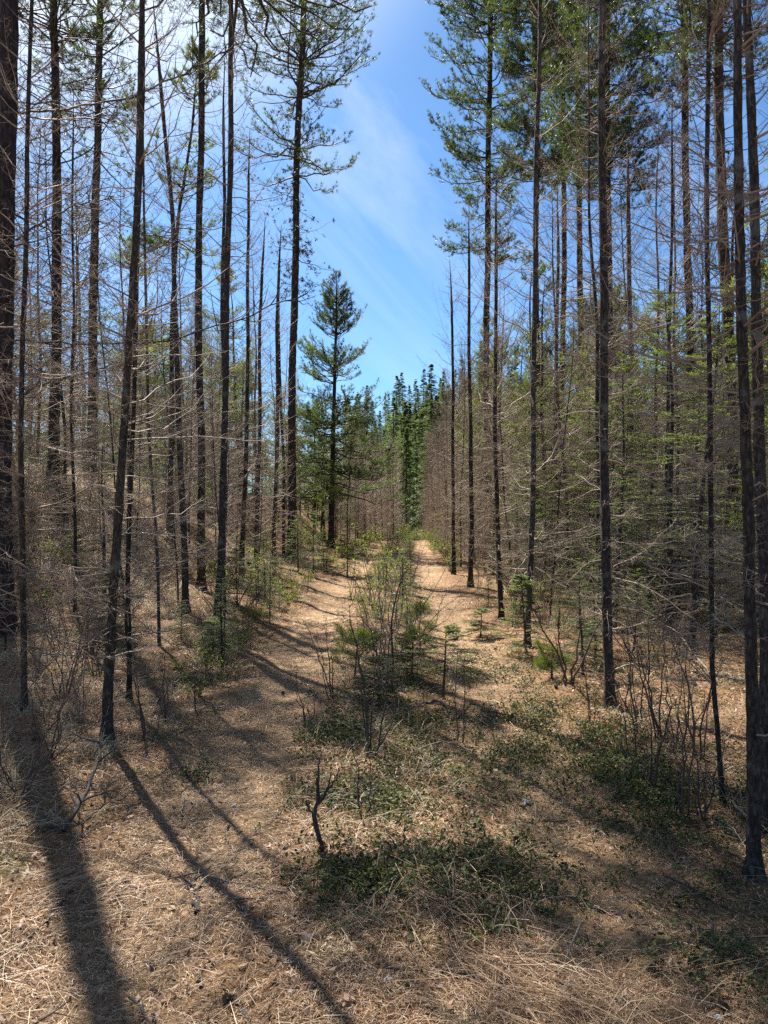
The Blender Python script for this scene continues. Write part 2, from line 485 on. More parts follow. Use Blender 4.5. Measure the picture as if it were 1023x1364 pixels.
def bare_crown(path, z0, z1, n, lfun, seed, twigs=9, rise=(0.1, 0.7), droop=0.35, thick=1.0, knob=0.0, spur=0, sides=3, live=0.0):
    """leafless branches with side twigs, as on larches before bud break and on shaded lower trunks"""
    r = np.random.default_rng(seed)
    z = np.sort(r.uniform(z0, z1, n)); t = (z - z0) / (z1 - z0)
    base = path.at(z)
    az = r.uniform(0, 2 * math.pi, n)
    ln = lfun(t) * np.clip(r.lognormal(-0.42, 0.5, n), 0.08, 1.35)
    K = 7
    s = np.linspace(0, 1, K)[None, :, None]
    dh = np.stack([np.cos(az), np.sin(az), 0 * az], -1)
    perp = np.stack([-np.sin(az), np.cos(az), 0 * az], -1)
    up0 = rise[0] + (rise[1] - rise[0]) * t + r.normal(0, 0.22, n)
    cur = -droop * (1 - t) + 0.35 * t + r.normal(0, 0.18, n)
    bend = r.normal(0, 0.16, n)
    L_ = ln[:, None, None]
    P = base[:, None] + dh[:, None] * (s * L_ * (1 - 0.12 * s)) + perp[:, None] * (bend[:, None, None] * L_ * s ** 2)
    P[..., 2] += (up0[:, None] * s[..., 0] + cur[:, None] * s[..., 0] ** 2 + 0.22 * s[..., 0] ** 3) * ln[:, None]
    P += r.normal(0, 0.012, P.shape) * L_ * (s > 0)
    rb = (0.0024 + 0.0036 * ln) * thick * r.uniform(0.7, 1.5, n)
    Rd = rb[:, None] * (1 - 0.78 * s[..., 0])
    mb = MB(); tubes(mb, P, Rd, sides)
    m = twigs
    tt = r.uniform(0.15, 0.97, (n, m))
    f = tt * (K - 1); k0 = np.minimum(f.astype(int), K - 2); fr = (f - k0)[..., None]
    ii = np.arange(n)[:, None]
    q = P[ii, k0] * (1 - fr) + P[ii, k0 + 1] * fr
    tan = nrm(P[ii, k0 + 1] - P[ii, k0])
    side = np.where(r.random((n, m)) < 0.5, -1, 1)[..., None]
    d = nrm(tan * r.uniform(0.35, 0.9, (n, m, 1)) + side * perp[:, None] * r.uniform(0.4, 1.0, (n, m, 1)) + np.array([0, 0, 1.0]) * r.normal(0.02, 0.35, (n, m, 1)))
    tl = ln[:, None] * r.uniform(0.10, 0.38, (n, m)) * (1.1 - 0.75 * tt) + 0.03
    ss = np.array([0, 0.5, 1.0])[None, None, :, None]
    Q = q[:, :, None] + d[:, :, None] * ss * tl[..., None, None]
    Q[..., 2] += (r.normal(0.0, 0.16, (n, m, 1)) * ss[..., 0] ** 2) * tl[..., None]
    Q[:, :, 1:] += r.normal(0, 0.04, Q[:, :, 1:].shape) * tl[..., None, None]
    tr = (0.0011 + 0.0014 * tl)[..., None] * np.array([1, 0.75, 0.35]) * thick
    tubes(mb, Q.reshape(-1, 3, 3), tr.reshape(-1, 3), 3)
    if spur:
        u = r.random((n * m, spur, 1)); Qf = Q.reshape(-1, 3, 3)
        p = Qf[:, None, 0] * (1 - u) + Qf[:, None, 2] * u
        dd = nrm(r.normal(size=p.shape)) * (np.repeat(tl.reshape(-1, 1, 1), spur, 1) * 0.22 + 0.012)
        W = np.stack([p, p + dd], 2).reshape(-1, 2, 3)
        tubes(mb, W, np.tile([[0.0010, 0.0006]], (len(W), 1)) * thick, 3)
    if knob:
        k = int(n * m * knob)
        sel = r.integers(0, n * m, k); p = Q.reshape(-1, 3, 3)[sel, 2]
        needles(mb, p, r.normal(size=p.shape), 7, 0.06 * thick, 0.011 * thick, 1.0, r)
    return mb, Q.reshape(-1, 3, 3)


def pine_crown(path, z0, z1, n, lfun, seed, sub=8, tufts=2, nl=0.10, nw=0.010, nn=15, rise=(-0.15, 0.7), thick=1.0, fill=0.2, keep=1.0, spread=0.55, wexp=.9):
    """limbs and needle tufts; returns (limb mesh, foliage mesh)"""
    r = np.random.default_rng(seed); sub = int(sub * 1.5); nw = nw * .72
    whorls = np.sort(r.uniform(z0, z1, max(3, n // 4)))
    z = np.sort(np.clip(r.choice(whorls, n) + r.normal(0, 0.06, n), z0 - .1, z1)); t = np.clip((z - z0) / (z1 - z0), 0, 1)
    base = path.at(z)
    az = r.uniform(0, 2 * math.pi, n)
    ln = lfun(t) * r.uniform(0.5, 1.15, n)
    K = 7; s = np.linspace(0, 1, K)[None, :, None]
    dh = np.stack([np.cos(az), np.sin(az), 0 * az], -1); perp = np.stack([-np.sin(az), np.cos(az), 0 * az], -1)
    up0 = rise[0] + (rise[1] - rise[0]) * t + r.normal(0, 0.16, n)
    P = base[:, None] + dh[:, None] * s * ln[:, None, None] + perp[:, None] * (r.normal(0, 0.2, n)[:, None, None] * ln[:, None, None] * s ** 2)
    P[..., 2] += (up0[:, None] * s[..., 0] - 0.30 * s[..., 0] ** 2 + 0.42 * s[..., 0] ** 3) * ln[:, None]
    P += r.normal(0, 0.022, P.shape) * ln[:, None, None] * (s > 0)
    limbs = MB(); tubes(limbs, P, ((0.006 + 0.011 * ln) * thick)[:, None] * (1 - 0.72 * s[..., 0]), 4)
    m = sub
    tt = np.sqrt(r.uniform(fill ** 2, 1.0, (n, m))); f = tt * (K - 1); k0 = np.minimum(f.astype(int), K - 2); fr = (f - k0)[..., None]
    ii = np.arange(n)[:, None]
    q = P[ii, k0] * (1 - fr) + P[ii, k0 + 1] * fr; tan = nrm(P[ii, k0 + 1] - P[ii, k0])
    side = np.where(r.random((n, m)) < 0.5, -1, 1)[..., None]
    d = nrm(tan * r.uniform(0.4, 1.0, (n, m, 1)) + side * perp[:, None] * r.uniform(0.2, 0.9, (n, m, 1)) + np.array([0, 0, 1.0]) * r.normal(0.22, 0.3, (n, m, 1)))
    tl = np.minimum(ln[:, None], 1.6) * r.uniform(0.12, 0.34, (n, m)) * (1.15 - 0.5 * tt) + 0.06
    ss = np.array([0, 0.5, 1.0])[None, None, :, None]
    Q = q[:, :, None] + d[:, :, None] * ss * tl[..., None, None]
    Q[..., 2] += 0.22 * ss[..., 0] ** 2 * tl[..., None]
    Qf = Q.reshape(-1, 3, 3)
    tubes(limbs, Qf, (np.array([[0.0045, 0.0035, 0.002]]) * thick).repeat(len(Qf), 0), 3)
    fol = MB()
    kp = r.random(len(Qf)) < keep * np.repeat(np.clip(ln / np.percentile(ln, 85), .1, 1) ** wexp, m)
    Qk = Qf[kp]; A = nrm(Qk[:, 2] - Qk[:, 1])
    A[:, 2] += 0.35
    needles(fol, Qk[:, 2], A, nn, nl, nw, spread, r)
    for j in range(tufts - 1):
        u = 0.35 + 0.5 * r.random((len(Qk), 1))
        needles(fol, Qk[:, 0] * (1 - u) + Qk[:, 2] * u, A, nn - 3, nl * 0.9, nw, spread * 1.15, r)
    return limbs, fol


def fir_crown(path, z0, z1, n, lfun, seed, sec=9, per=9, nl=0.028, nw=0.006, rise=(-0.1, 0.5), thick=1.0, droop=0.25):
    """flat sprays of short needles on both sides of every twig"""
    r = np.random.default_rng(seed)
    z = np.sort(z0 + (z1 - z0) * r.random(n) ** 1.05); t = (z - z0) / (z1 - z0)
    base = path.at(z); az = r.uniform(0, 2 * math.pi, n)
    ln = lfun(t) * r.uniform(0.55, 1.1, n)
    K = 5; s = np.linspace(0, 1, K)[None, :, None]
    dh = np.stack([np.cos(az), np.sin(az), 0 * az], -1); perp = np.stack([-np.sin(az), np.cos(az), 0 * az], -1)
    up0 = rise[0] + (rise[1] - rise[0]) * t + r.normal(0, 0.12, n)
    P = base[:, None] + dh[:, None] * s * ln[:, None, None] + perp[:, None] * (r.normal(0, 0.1, n)[:, None, None] * ln[:, None, None] * s ** 2)
    P[..., 2] += (up0[:, None] * s[..., 0] - droop * s[..., 0] ** 2 + 0.12 * s[..., 0] ** 3) * ln[:, None]
    limbs = MB(); tubes(limbs, P, ((0.003 + 0.006 * ln) * thick)[:, None] * (1 - 0.75 * s[..., 0]), 3)
    m = sec
    tt = np.tile(np.linspace(0.18, 0.98, m)[None], (n, 1)) + r.normal(0, 0.03, (n, m)); tt = np.clip(tt, 0.1, 1)
    f = tt * (K - 1); k0 = np.minimum(f.astype(int), K - 2); fr = (f - k0)[..., None]; ii = np.arange(n)[:, None]
    q = P[ii, k0] * (1 - fr) + P[ii, k0 + 1] * fr; tan = nrm(P[ii, k0 + 1] - P[ii, k0])
    side = np.where(np.arange(m) % 2 == 0, -1, 1)[None, :, None]
    d = nrm(tan * 0.75 + side * perp[:, None] * r.uniform(0.5, 1.0, (n, m, 1)) + np.array([0, 0, 1.0]) * r.normal(-0.05, 0.12, (n, m, 1)))
    tl = ln[:, None] * 0.42 * (1.12 - tt) * r.uniform(0.6, 1.2, (n, m)) + 0.03
    ss = np.array([0, 1.0])[None, None, :, None]
    Q = (q[:, :, None] + d[:, :, None] * ss * tl[..., None, None]).reshape(-1, 2, 3)
    tubes(limbs, Q, (np.array([[0.0022, 0.001]]) * thick).repeat(len(Q), 0), 3)
    fol = MB()
    # needles along twigs and along the outer branch
    seg = [Q, np.stack([P[:, -3], P[:, -2]], 1), np.stack([P[:, -2], P[:, -1]], 1)]
    for S_, pr in ((seg[0], per), (seg[1], per + 3), (seg[2], per + 3)):
        c = len(S_)
        u = (np.arange(pr)[None, :] + r.random((c, pr))) / pr
        p = S_[:, 0][:, None] * (1 - u[..., None]) + S_[:, 1][:, None] * u[..., None]
        ax = nrm(S_[:, 1] - S_[:, 0])[:, None].repeat(pr, 1)
        lat = nrm(np.cross(ax, np.array([0, 0, 1.0])))
        sd = np.where(np.arange(pr) % 2 == 0, -1.0, 1.0)[None, :, None]
        dd = nrm(ax * 0.6 + lat * sd + r.normal(0, 0.25, p.shape))
        w = nrm(np.cross(dd, np.array([0, 0, 1.0]) + r.normal(0, 0.4, p.shape))) * nw / 2
        le = nl * r.uniform(0.7, 1.2, (c, pr, 1))
        V = np.stack([p, p + dd * le * .5 - w, p + dd * le, p + dd * le * .5 + w], 2)
        fol.add(V, np.arange(c * pr * 4).reshape(-1, 4))
    return limbs, fol


def assemble(name, loc, parts, label, cat, group=None, rz=0.0, sc=1.0):
    e = bpy.data.objects.new(name, None); COL.objects.link(e)
    e.empty_display_size = 0.3
    e.location = loc; e.rotation_euler = (0, 0, rz); e.scale = (sc, sc, sc)
    for nm, me in parts: link(nm, me, e)
    return tag(e, label, cat, group)


# ------------------------------------------------------------------ single trees, each placed where it stands
def hero_path(pts, d=None, w0=10, w1=6, Ht=10.0, seed=0, flare=0.55):
    """pts: photograph pixels of the centre line from the ground up; w: trunk width in those pixels"""
    (bx, by) = pts[0]
    if d is None:
        x0, d = ground_at(bx, by)
    else:
        x0, _ = at_depth(bx, d)
    z0 = float(G(x0, d))
    xs = [(p[0] - CX) / F_PX * d - x0 for p in pts]
    zs = [CAM_Z + (CY - p[1]) / F_PX * d - z0 for p in pts]
    zs[0] = 0.0
    zt, xt = zs[-1], xs[-1]
    k = max(0, len(zs) - 3)
    slope = (xs[-1] - xs[k]) / max(zs[-1] - zs[k], 0.1)
    rt = w1 / F_PX * d / 2 * 0.72
    r0 = w0 / F_PX * d / 2 * 0.74
    if Ht > zt:
        zs.append(Ht); xs.append(xt + slope * (Ht - zt))
        r1 = max(r0 + (rt - r0) * Ht / zt, 0.012)
    else:
        Ht = zt; r1 = rt
    zz = np.array([-0.3] + zs); xx = np.array([xs[0] - slope * 0.3] + xs)
    return Path(zz, xx, 0 * zz, r0, r1, Ht, flare, 0.015, seed), (x0, d, z0)


def larch(pts, label, d=None, w0=10, w1=6, Ht=9, seed=0, z0=0.8, n=130, L0=1.1, twigs=11, spur=2, sides=12, group=None, thick=1.0, droop=0.35, rise=(0.05, 0.75), zmax=None, low=45, lowL=.85):
    p, loc = hero_path(pts, d, w0, w1, Ht, seed)
    tr = trunk_mb(p, sides, 0.07 if loc[1] < 12 else 0.15, 0.07, seed).data('trunk', M_LARCH, True)
    cr, _ = bare_crown(p, z0, zmax or p.H * 0.99, n, lambda t: L0 * (0.75 + 0.5 * t) * (1 - 0.82 * t ** 3), seed, twigs, rise, droop, thick, 0, spur)
    if low:                                     # dead lower branches, spread flat at eye level
        lo_, _ = bare_crown(p, 0.55, 3.1, low, lambda t: lowL + 0 * t, seed + 70, twigs + 2, (0.12, 0.02), 0.18, thick * 1.1, 0, spur)
        for k_ in range(len(lo_.v)): cr.add(lo_.v[k_]); cr.q.append(lo_.q[k_] - (lo_.q[k_].min() if len(lo_.q[k_]) else 0) + cr.n - len(lo_.v[k_]))
    return assemble('larch_tree', loc, [('trunk', tr), ('crown', cr.data('crown', M_TWIG))], label, 'tree', group or 'bare larches along the trail')


def pine(pts, label, d=None, w0=12, w1=8, top=-150, seed=0, cy=150, hw=80, n=110, keep=1.0, dead=40, dead_z0=2.5, deadL=1.0, sub=10, tufts=3, thick=1.0, knob=0.0, nn=15, lf=None, twigs=8, mat=None, nl=0.12, nw=0.012, limbs_px=(), deadtop=0.35, bark='pine'):
    dd0 = d or ground_at(*pts[0])[1]
    zb = float(G((pts[0][0] - CX) / F_PX * dd0, dd0))
    Ht = CAM_Z + (CY - top) / F_PX * dd0 - zb; zc = CAM_Z + (CY - cy) / F_PX * dd0 - zb; L0 = hw / F_PX * dd0
    nl, nw = nl * (0.7 + 0.016 * dd0), nw * (0.5 + 0.03 * dd0)
    p, loc = hero_path(pts, d, w0, w1, Ht, seed)
    tr = trunk_mb(p, 12, 0.12, 0.07, seed).data('trunk', M_LARCH if bark == 'larch' else M_PINE, True)
    lf = lf or (lambda t: L0 * (0.62 + 0.9 * t) * (1.02 - t ** 2.2))
    limbs, fol = pine_crown(p, zc, p.H * 0.985, n, lf, seed, sub, tufts, nl, nw, nn, keep=keep, thick=thick)
    parts = [('trunk', tr)]
    if dead:
        dm, _ = bare_crown(p, dead_z0, zc + (p.H - zc) * deadtop, dead, lambda t: deadL * (0.5 + 0.8 * t), seed + 7, twigs, (-0.2, 0.05), 0.25, 1.5 * thick, knob, 1)  # dead limbs along the trunk, long ones included, merged into one mesh
        for lp, lr in limbs_px:
            dd = loc[1] - 0.3
            q = np.array([[(a - CX) / F_PX * dd - loc[0], -0.3, CAM_Z + (CY - b) / F_PX * dd - loc[2]] for a, b in lp])
            tq = np.linspace(0, len(q) - 1, 26)
            q = np.stack([np.interp(tq, range(len(q)), q[:, c]) for c in range(3)], -1)
            rr = np.random.default_rng(int(lp[0][1]))
            q[:, 1] -= np.linspace(0, 0.9, 26); q[1:] += rr.normal(0, 0.012, q[1:].shape)
            tubes(dm, q[None], np.linspace(lr, 0.006, 26)[None], 6)
            for j in range(3, 25):
                for _ in range(2):
                    v = nrm(rr.normal(size=3) + np.array([0.5, 0, 0.2])) * rr.uniform(0.1, 0.45)
                    w = np.stack([q[j], q[j] + v * .5, q[j] + v + np.array([0, 0, 0.06])])
                    tubes(dm, w[None], np.array([[0.006, 0.004, 0.002]]), 4)
        parts.append(('dead_limbs', dm.data('dead_limbs', M_TWIG if bark == 'larch' else M_LIMB)))
    parts += [('branchwork', limbs.data('branchwork', M_LIMB)), ('crown', fol.data('crown', mat or M_NEEDLE))]
    return assemble('pine_tree', loc, parts, label, 'tree', 'tall pines along the trail')


# bank side of the trail
pine([(-4, 838), (1, 600), (2, 430), (12, 0)], 'thickest dark pine trunk, cut by the picture edge on the bank side', w0=46, w1=31, seed=1, top=-520, cy=-260, hw=200, n=70, tufts=2, dead=30, dead_z0=1.6, deadL=1.3,
     limbs_px=[([(5, 150), (90, 160), (200, 158), (290, 132), (350, 118)], .013), ([(5, 452), (110, 464), (230, 468), (330, 448), (420, 420)], .012), ([(5, 330), (60, 318), (130, 300), (190, 305)], .010), ([(4, 540), (70, 520), (170, 500), (260, 508)], .010)])
pine([(70, 650), (76, 430), (75, 200), (72, 0)], 'black pine trunk with flared foot standing highest on the sunlit bank edge', w0=19, w1=13, seed=2, top=-110, cy=90, hw=105, n=55, keep=.7, dead=120, deadL=1.8, knob=.3)
pine([(121, 620), (124, 430), (129, 200), (134, 0)], 'dark pine trunk farther up the bank with green needles high on its side', w0=17, w1=11, seed=3, top=-240, cy=200, hw=85, n=85, keep=.7, dead=120, deadL=1.8, knob=.3)
pine([(388, 748), (389, 560), (392, 400), (396, 200), (404, 20)], 'lone tall pine with gnarled nearly bare limbs beside the open sky', w0=15, w1=11, seed=4, top=-110, cy=262, hw=112, n=105, keep=.8, deadtop=.8, dead=110, dead_z0=8.2, deadL=1.9, knob=.55, twigs=14, thick=1.15)
larch([(142, 985), (152, 780), (163, 600), (172, 430), (183, 200), (191, 0)], 'slim leaning larch rooted beside its own long shadow on the needle litter', w0=18, w1=9, Ht=7.6, seed=5, z0=0.7, n=75, L0=1.0, zmax=6.0)
larch([(172, 932), (173, 800), (176, 660), (182, 430), (186, 200), (188, 60)], 'thin larch just behind the slim leaning larch near the bank', w0=9, w1=6, Ht=7.5, seed=6, n=60, L0=.95)
larch([(33, 948), (33, 760), (30, 600), (28, 430), (33, 200), (40, 40)], 'thin larch in front of the thickest dark pine trunk', w0=11, w1=7, Ht=7.0, seed=7, n=75, L0=1.0)
larch([(247, 815), (243, 640), (236, 470), (229, 300), (219, 180), (208, 40)], 'thin larch bending back towards the bank as it rises', w0=12, w1=6, Ht=9.5, seed=8)
pine([(226, 760), (228, 560), (229, 420), (239, 280), (256, 170), (264, 60)], 'crooked thin pine with brownish green needles crossing behind the bent thin larch', d=17, w0=11, w1=3, top=48, seed=9, cy=330, hw=52, n=80, keep=.45, dead=70, lf=lambda t: .95 * (1 - t) ** .6 + .1, mat=M_YPINE)
pine([(268, 785), (267, 600), (265, 400), (267, 200), (269, 0)], 'straight sturdy brown trunk with ridged bark above the shaded bank foot', w0=14, w1=11, top=-300, seed=10, cy=-60, hw=110, n=60, tufts=2, dead=90, dead_z0=1.2, deadL=1.1, bark='larch')  # larch trunk given an unseen pine crown, added above the view to cast shade
pine([(287, 846), (294, 720), (300, 600), (303, 430), (305, 250), (307, 20)], 'grey straight trunk at the rut edge with grass and a small fir at its foot', w0=13, w1=9, top=-420, seed=12, cy=-20, hw=310, n=230, tufts=3, dead=70, dead_z0=1.2, deadL=.8, bark='larch')  # unseen pine crown added on this larch trunk, widened to shade the trail
larch([(297, 812), (299, 640), (296, 430), (300, 260), (298, 130)], 'thinner twin pressed against the grey larch at the rut edge', w0=8, w1=5, Ht=9.0, seed=13, n=90)
larch([(322, 712), (328, 560), (331, 430), (331, 250)], 'slender larch behind the twin grey larches', d=17, w0=9, w1=5, Ht=10, seed=14)
larch([(341, 757), (345, 600), (346, 430), (352, 330)], 'larch with dense dead twigs nearest the bare-limbed tall pine', w0=8, w1=5, Ht=9, seed=15)
larch([(364, 752), (369, 600), (369, 430), (375, 300)], 'larch close in front of the bare-limbed tall pine', w0=8, w1=5, Ht=9.5, seed=16)
larch([(378, 745), (378, 640), (373, 500), (372, 400)], 'small thin larch touching the bare-limbed pine trunk', w0=6, w1=4, Ht=7.5, seed=17)
larch([(100, 900), (100, 700), (97, 560), (99, 430), (96, 300)], 'very thin larch between the black pine and the leaning larch', d=10, w0=6, w1=4, Ht=7, seed=18)
larch([(212, 880), (208, 700), (200, 560), (195, 430), (193, 330)], 'spindly larch with drooping twigs under the bank crest', d=9, w0=6, w1=4, Ht=6.5, seed=19, n=60, L0=.8)
# fir thicket side
pine([(650, 742), (648, 560), (648, 430), (651, 200), (653, 0)], 'tall full pine with upturned tufts edging the open sky', d=26, w0=13, w1=9, seed=21, top=-150, cy=335, hw=88, n=190, sub=13, dead=50, dead_z0=3)
pine([(708, 745), (714, 560), (714, 430), (715, 200), (712, 0)], 'tall pine right behind the full pine, its crown starting higher', d=23, w0=12, w1=9, seed=22, top=-170, cy=255, hw=80, n=170, sub=12, dead=60)
pine([(744, 740), (748, 560), (751, 400), (751, 200), (748, 0)], 'mossy thin pine deep in the middle of the crowded crowns', d=27, w0=11, w1=8, seed=23, top=-150, cy=235, hw=82, n=140, sub=12, dead=90)
pine([(773, 742), (774, 560), (773, 400), (771, 200), (769, 0)], 'brown trunked pine between the mossy pine and the knobbly larch', d=26, w0=12, w1=9, seed=24, top=-150, cy=225, hw=82, n=140, sub=12, dead=90)
pine([(812, 760), (812, 560), (811, 400), (809, 200), (808, 0)], 'dark pine hidden behind the knobbly larch trunk', d=19, w0=14, w1=10, seed=25, top=-220, cy=250, hw=105, n=200, sub=13, dead=60)
pine([(920, 765), (920, 560), (917, 400), (914, 200), (910, 0)], 'slim dark pine with mossy twigs over the green fir thicket', d=17, w0=15, w1=11, seed=26, top=-260, cy=130, hw=100, n=130, dead=70, deadL=1.2, knob=.3)
pine([(979, 770), (973, 560), (967, 400), (960, 200), (954, 0)], 'stout black pine trunk leaning gently away over the thicket', d=14, w0=23, w1=16, seed=27, top=-330, cy=110, hw=120, n=110, dead=80, deadL=1.3, knob=.3)
larch([(813, 942), (806, 760), (803, 600), (803, 430), (803, 200), (804, 0)], 'knobbly grey larch with curled broken twigs standing alone by the rut', w0=18, w1=13, Ht=8.6, seed=28, z0=0.6, n=160, L0=0.75, droop=.6, low=18, lowL=.6)
larch([(702, 862), (706, 720), (709, 600), (713, 430), (715, 300), (716, 160)], 'larch wrapped by a green fir sapling at its foot', w0=11, w1=8, Ht=9.5, seed=29, n=140)
larch([(1004, 1168), (1002, 950), (998, 680), (990, 430), (987, 80)], 'nearest larch trunk on the thicket side, smooth and dark', w0=24, w1=11, Ht=5.8, seed=30, z0=1.0, n=80, L0=0.9, low=6)
larch([(1020, 1108), (1017, 880), (1012, 680), (1004, 430), (998, 0)], 'second larch trunk touching the nearest one at the picture edge', w0=24, w1=13, Ht=6.6, seed=31, z0=1.0, n=80, L0=0.9, low=6)
larch([(963, 1072), (954, 960), (946, 880), (942, 680), (945, 430), (944, 260)], 'pale thin larch curving from a bent foot before the fir thicket', w0=9, w1=7, Ht=5.2, seed=32, n=140, L0=.7)
larch([(668, 824), (664, 720), (661, 600), (659, 430), (660, 330)], 'slim larch at the rut edge before the tall full pine', w0=9, w1=6, Ht=7.2, seed=33, n=110)
larch([(627, 782), (627, 640), (626, 480), (625, 380)], 'slim larch where the sunlit rut narrows', w0=9, w1=5, Ht=8.4, seed=34, n=110)
larch([(604, 752), (604, 600), (602, 450), (600, 370)], 'last thin larch reaching into the open sky by the rut', d=21, w0=7, w1=4, Ht=8.6, seed=35, n=110, L0=1.1)
larch([(739, 772), (740, 640), (741, 480), (742, 380)], 'dark larch stem in the gap beside the fir-wrapped larch', w0=9, w1=6, Ht=9.5, seed=36)
larch([(838, 788), (839, 640), (839, 480), (838, 330)], 'dark larch stem next behind the knobbly grey larch', w0=12, w1=8, Ht=9, seed=37)
larch([(888, 842), (889, 700), (890, 560), (892, 430)], 'thin larch at the shaded mouth of the fir thicket', d=10.5, w0=8, w1=6, Ht=7.4, seed=38)

# the green pine standing alone at the bend
def lone_pine():
    pts = [(441, 702), (443, 600), (447, 480), (448, 360)]
    p, loc = hero_path(pts, 33, 11, 3, 5, 40)
    p.H = p.zs[-1] if p.zs[-1] > 8 else 11.8
    tr = trunk_mb(p, 10, 0.2, 0.06, 40).data('trunk', M_PINE, True)
    limbs, fol = pine_crown(p, 2.0, p.H * 0.99, 270, lambda t: 2.75 * (1 - t) ** 0.85 + 0.12, 41, 15, 3, 0.15, 0.020, 11, wexp=1.7, rise=(-0.25, 0.8), thick=1.2)
    dm, _ = bare_crown(p, 1.0, 4.5, 40, lambda t: 1.4 + 0 * t, 42, 8, (-0.2, 0), .2, 1.6)
    assemble('pine_tree', loc, [('trunk', tr), ('dead_limbs', dm.data('dead_limbs', M_LIMB)), ('branchwork', limbs.data('branchwork', M_LIMB)), ('crown', fol.data('crown', M_NEEDLE))],
             'bushy green pine tapering to a point where the trail bends', 'tree', 'tall pines along the trail')


lone_pine()

# ------------------------------------------------------------------ kinds repeated through the stand
VAR = {}


def larch_kind(i):
    Ht = [7.4, 8.6, 6.4, 9.4, 5.4, 7.9, 8.8, 6.9][i]
    p = straight(Ht, 0.027 + 0.004 * (Ht - 6), 0.007, 0.03, 100 + i)
    tr = trunk_mb(p, 7, 0.3, 0.06, 100 + i).data('trunk', M_LARCH, True)
    cr, _ = bare_crown(p, 0.5, Ht * 0.99, 165, lambda t: 1.25 * (0.85 + 0.3 * t) * (1 - 0.85 * t ** 2.2), 110 + i, 13, (0.0, 0.7), 0.35, 1.25, 0, 1)
    lo_, _ = bare_crown(p, 0.5, 3.8, 70, lambda t: 1.05 + 0 * t, 130 + i, 13, (0.12, 0.0), 0.2, 1.25, 0, 1)
    for k_ in range(len(lo_.v)): cr.add(lo_.v[k_]); cr.q.append(lo_.q[k_] - lo_.q[k_].min() + cr.n - len(lo_.v[k_]))
    return [('trunk', tr), ('crown', cr.data('crown', M_TWIGFAR))]


def ypine_kind(i):
    Ht = [7.5, 9.0, 6.2, 8.2][i]
    p = straight(Ht, 0.085, 0.015, 0.02, 140 + i)
    tr = trunk_mb(p, 7, 0.3, 0.06, 140 + i).data('trunk', M_PINE, True)
    limbs, fol = pine_crown(p, Ht * 0.16, Ht * 0.99, 105, lambda t: 1.55 * (1 - t) ** 0.8 + 0.12, 150 + i, 8, 2, 0.12, 0.017, 9, rise=(-0.2, 0.8), fill=0.3)
    return [('trunk', tr), ('branchwork', limbs.data('branchwork', M_LIMB)), ('crown', fol.data('crown', M_YPINE))]


def fir_kind(i):
    Ht = [2.4, 3.6, 1.5, 4.8][i]
    p = straight(Ht, 0.014 * Ht ** 0.8 + .006, 0.004, 0.02, 160 + i)
    tr = trunk_mb(p, 6, 0.2, 0.05, 160 + i).data('trunk', M_LARCH, True)
    limbs, fol = fir_crown(p, 0.12 * Ht, Ht * 0.98, 46 + int(14 * Ht), lambda t: 0.42 * Ht ** 0.8 * (1 - t) ** 0.8 + 0.05, 170 + i, 11, 8, 0.036, 0.009)
    return [('trunk', tr), ('branchwork', limbs.data('branchwork', M_LIMB)), ('crown', fol.data('crown', M_FIR))]


def spruce_kind(i):
    Ht = [19, 22, 16, 24][i]
    p = straight(Ht, 0.22, 0.03, 0.01, 180 + i)
    tr = trunk_mb(p, 6, 1.2, 0.05, 180 + i).data('trunk', M_PINE, True)
    limbs, fol = fir_crown(p, 0.8, Ht * 0.995, 330, lambda t: [3.9, 4.8, 4.2, 5.6][i] * (1 - t) ** 0.95 + 0.12, 190 + i, 9, 5, 0.26, 0.085, rise=(-0.35, 0.35), thick=2.0, droop=0.35)
    return [('trunk', tr), ('branchwork', limbs.data('branchwork', M_LIMB)), ('crown', fol.data('crown', M_SPRUCE))]


LARCH = [larch_kind(i) for i in range(8)]
YPINE = [ypine_kind(i) for i in range(4)]
FIR = [fir_kind(i) for i in range(4)]
SPRUCE = [spruce_kind(i) for i in range(4)]
taken = [(o.location.x, o.location.y) for o in COL.objects if o.type == 'EMPTY']


def free(x, y, gap):
    if any((x - a) ** 2 + (y - b) ** 2 < gap * gap for a, b in taken): return False
    taken.append((x, y)); return True


def put(name, kinds, x, y, label, cat, group, sc=(0.85, 1.15), i=None):
    k = kinds[random.randrange(len(kinds)) if i is None else i]
    e = assemble(name, (x, y, float(G(x, y)) - 0.02), k, label, cat, group, random.uniform(0, 6.28), random.uniform(*sc))
    e.rotation_euler[0], e.rotation_euler[1] = random.gauss(0, .022), random.gauss(0, .022)
    return e


def scatter(name, kinds, count, xr, yr, gap, label, cat, group, sc=(0.85, 1.15), ok=None):
    n = 0
    for _ in range(count * 30):
        if n >= count: break
        y = random.uniform(*yr); x = random.uniform(*xr)
        if ok and not ok(x, y): continue
        if not free(x, y, gap): continue
        put(name, kinds, x, y, label, cat, group, sc); n += 1


def u_of(x, y): return x - float(track_c(y))


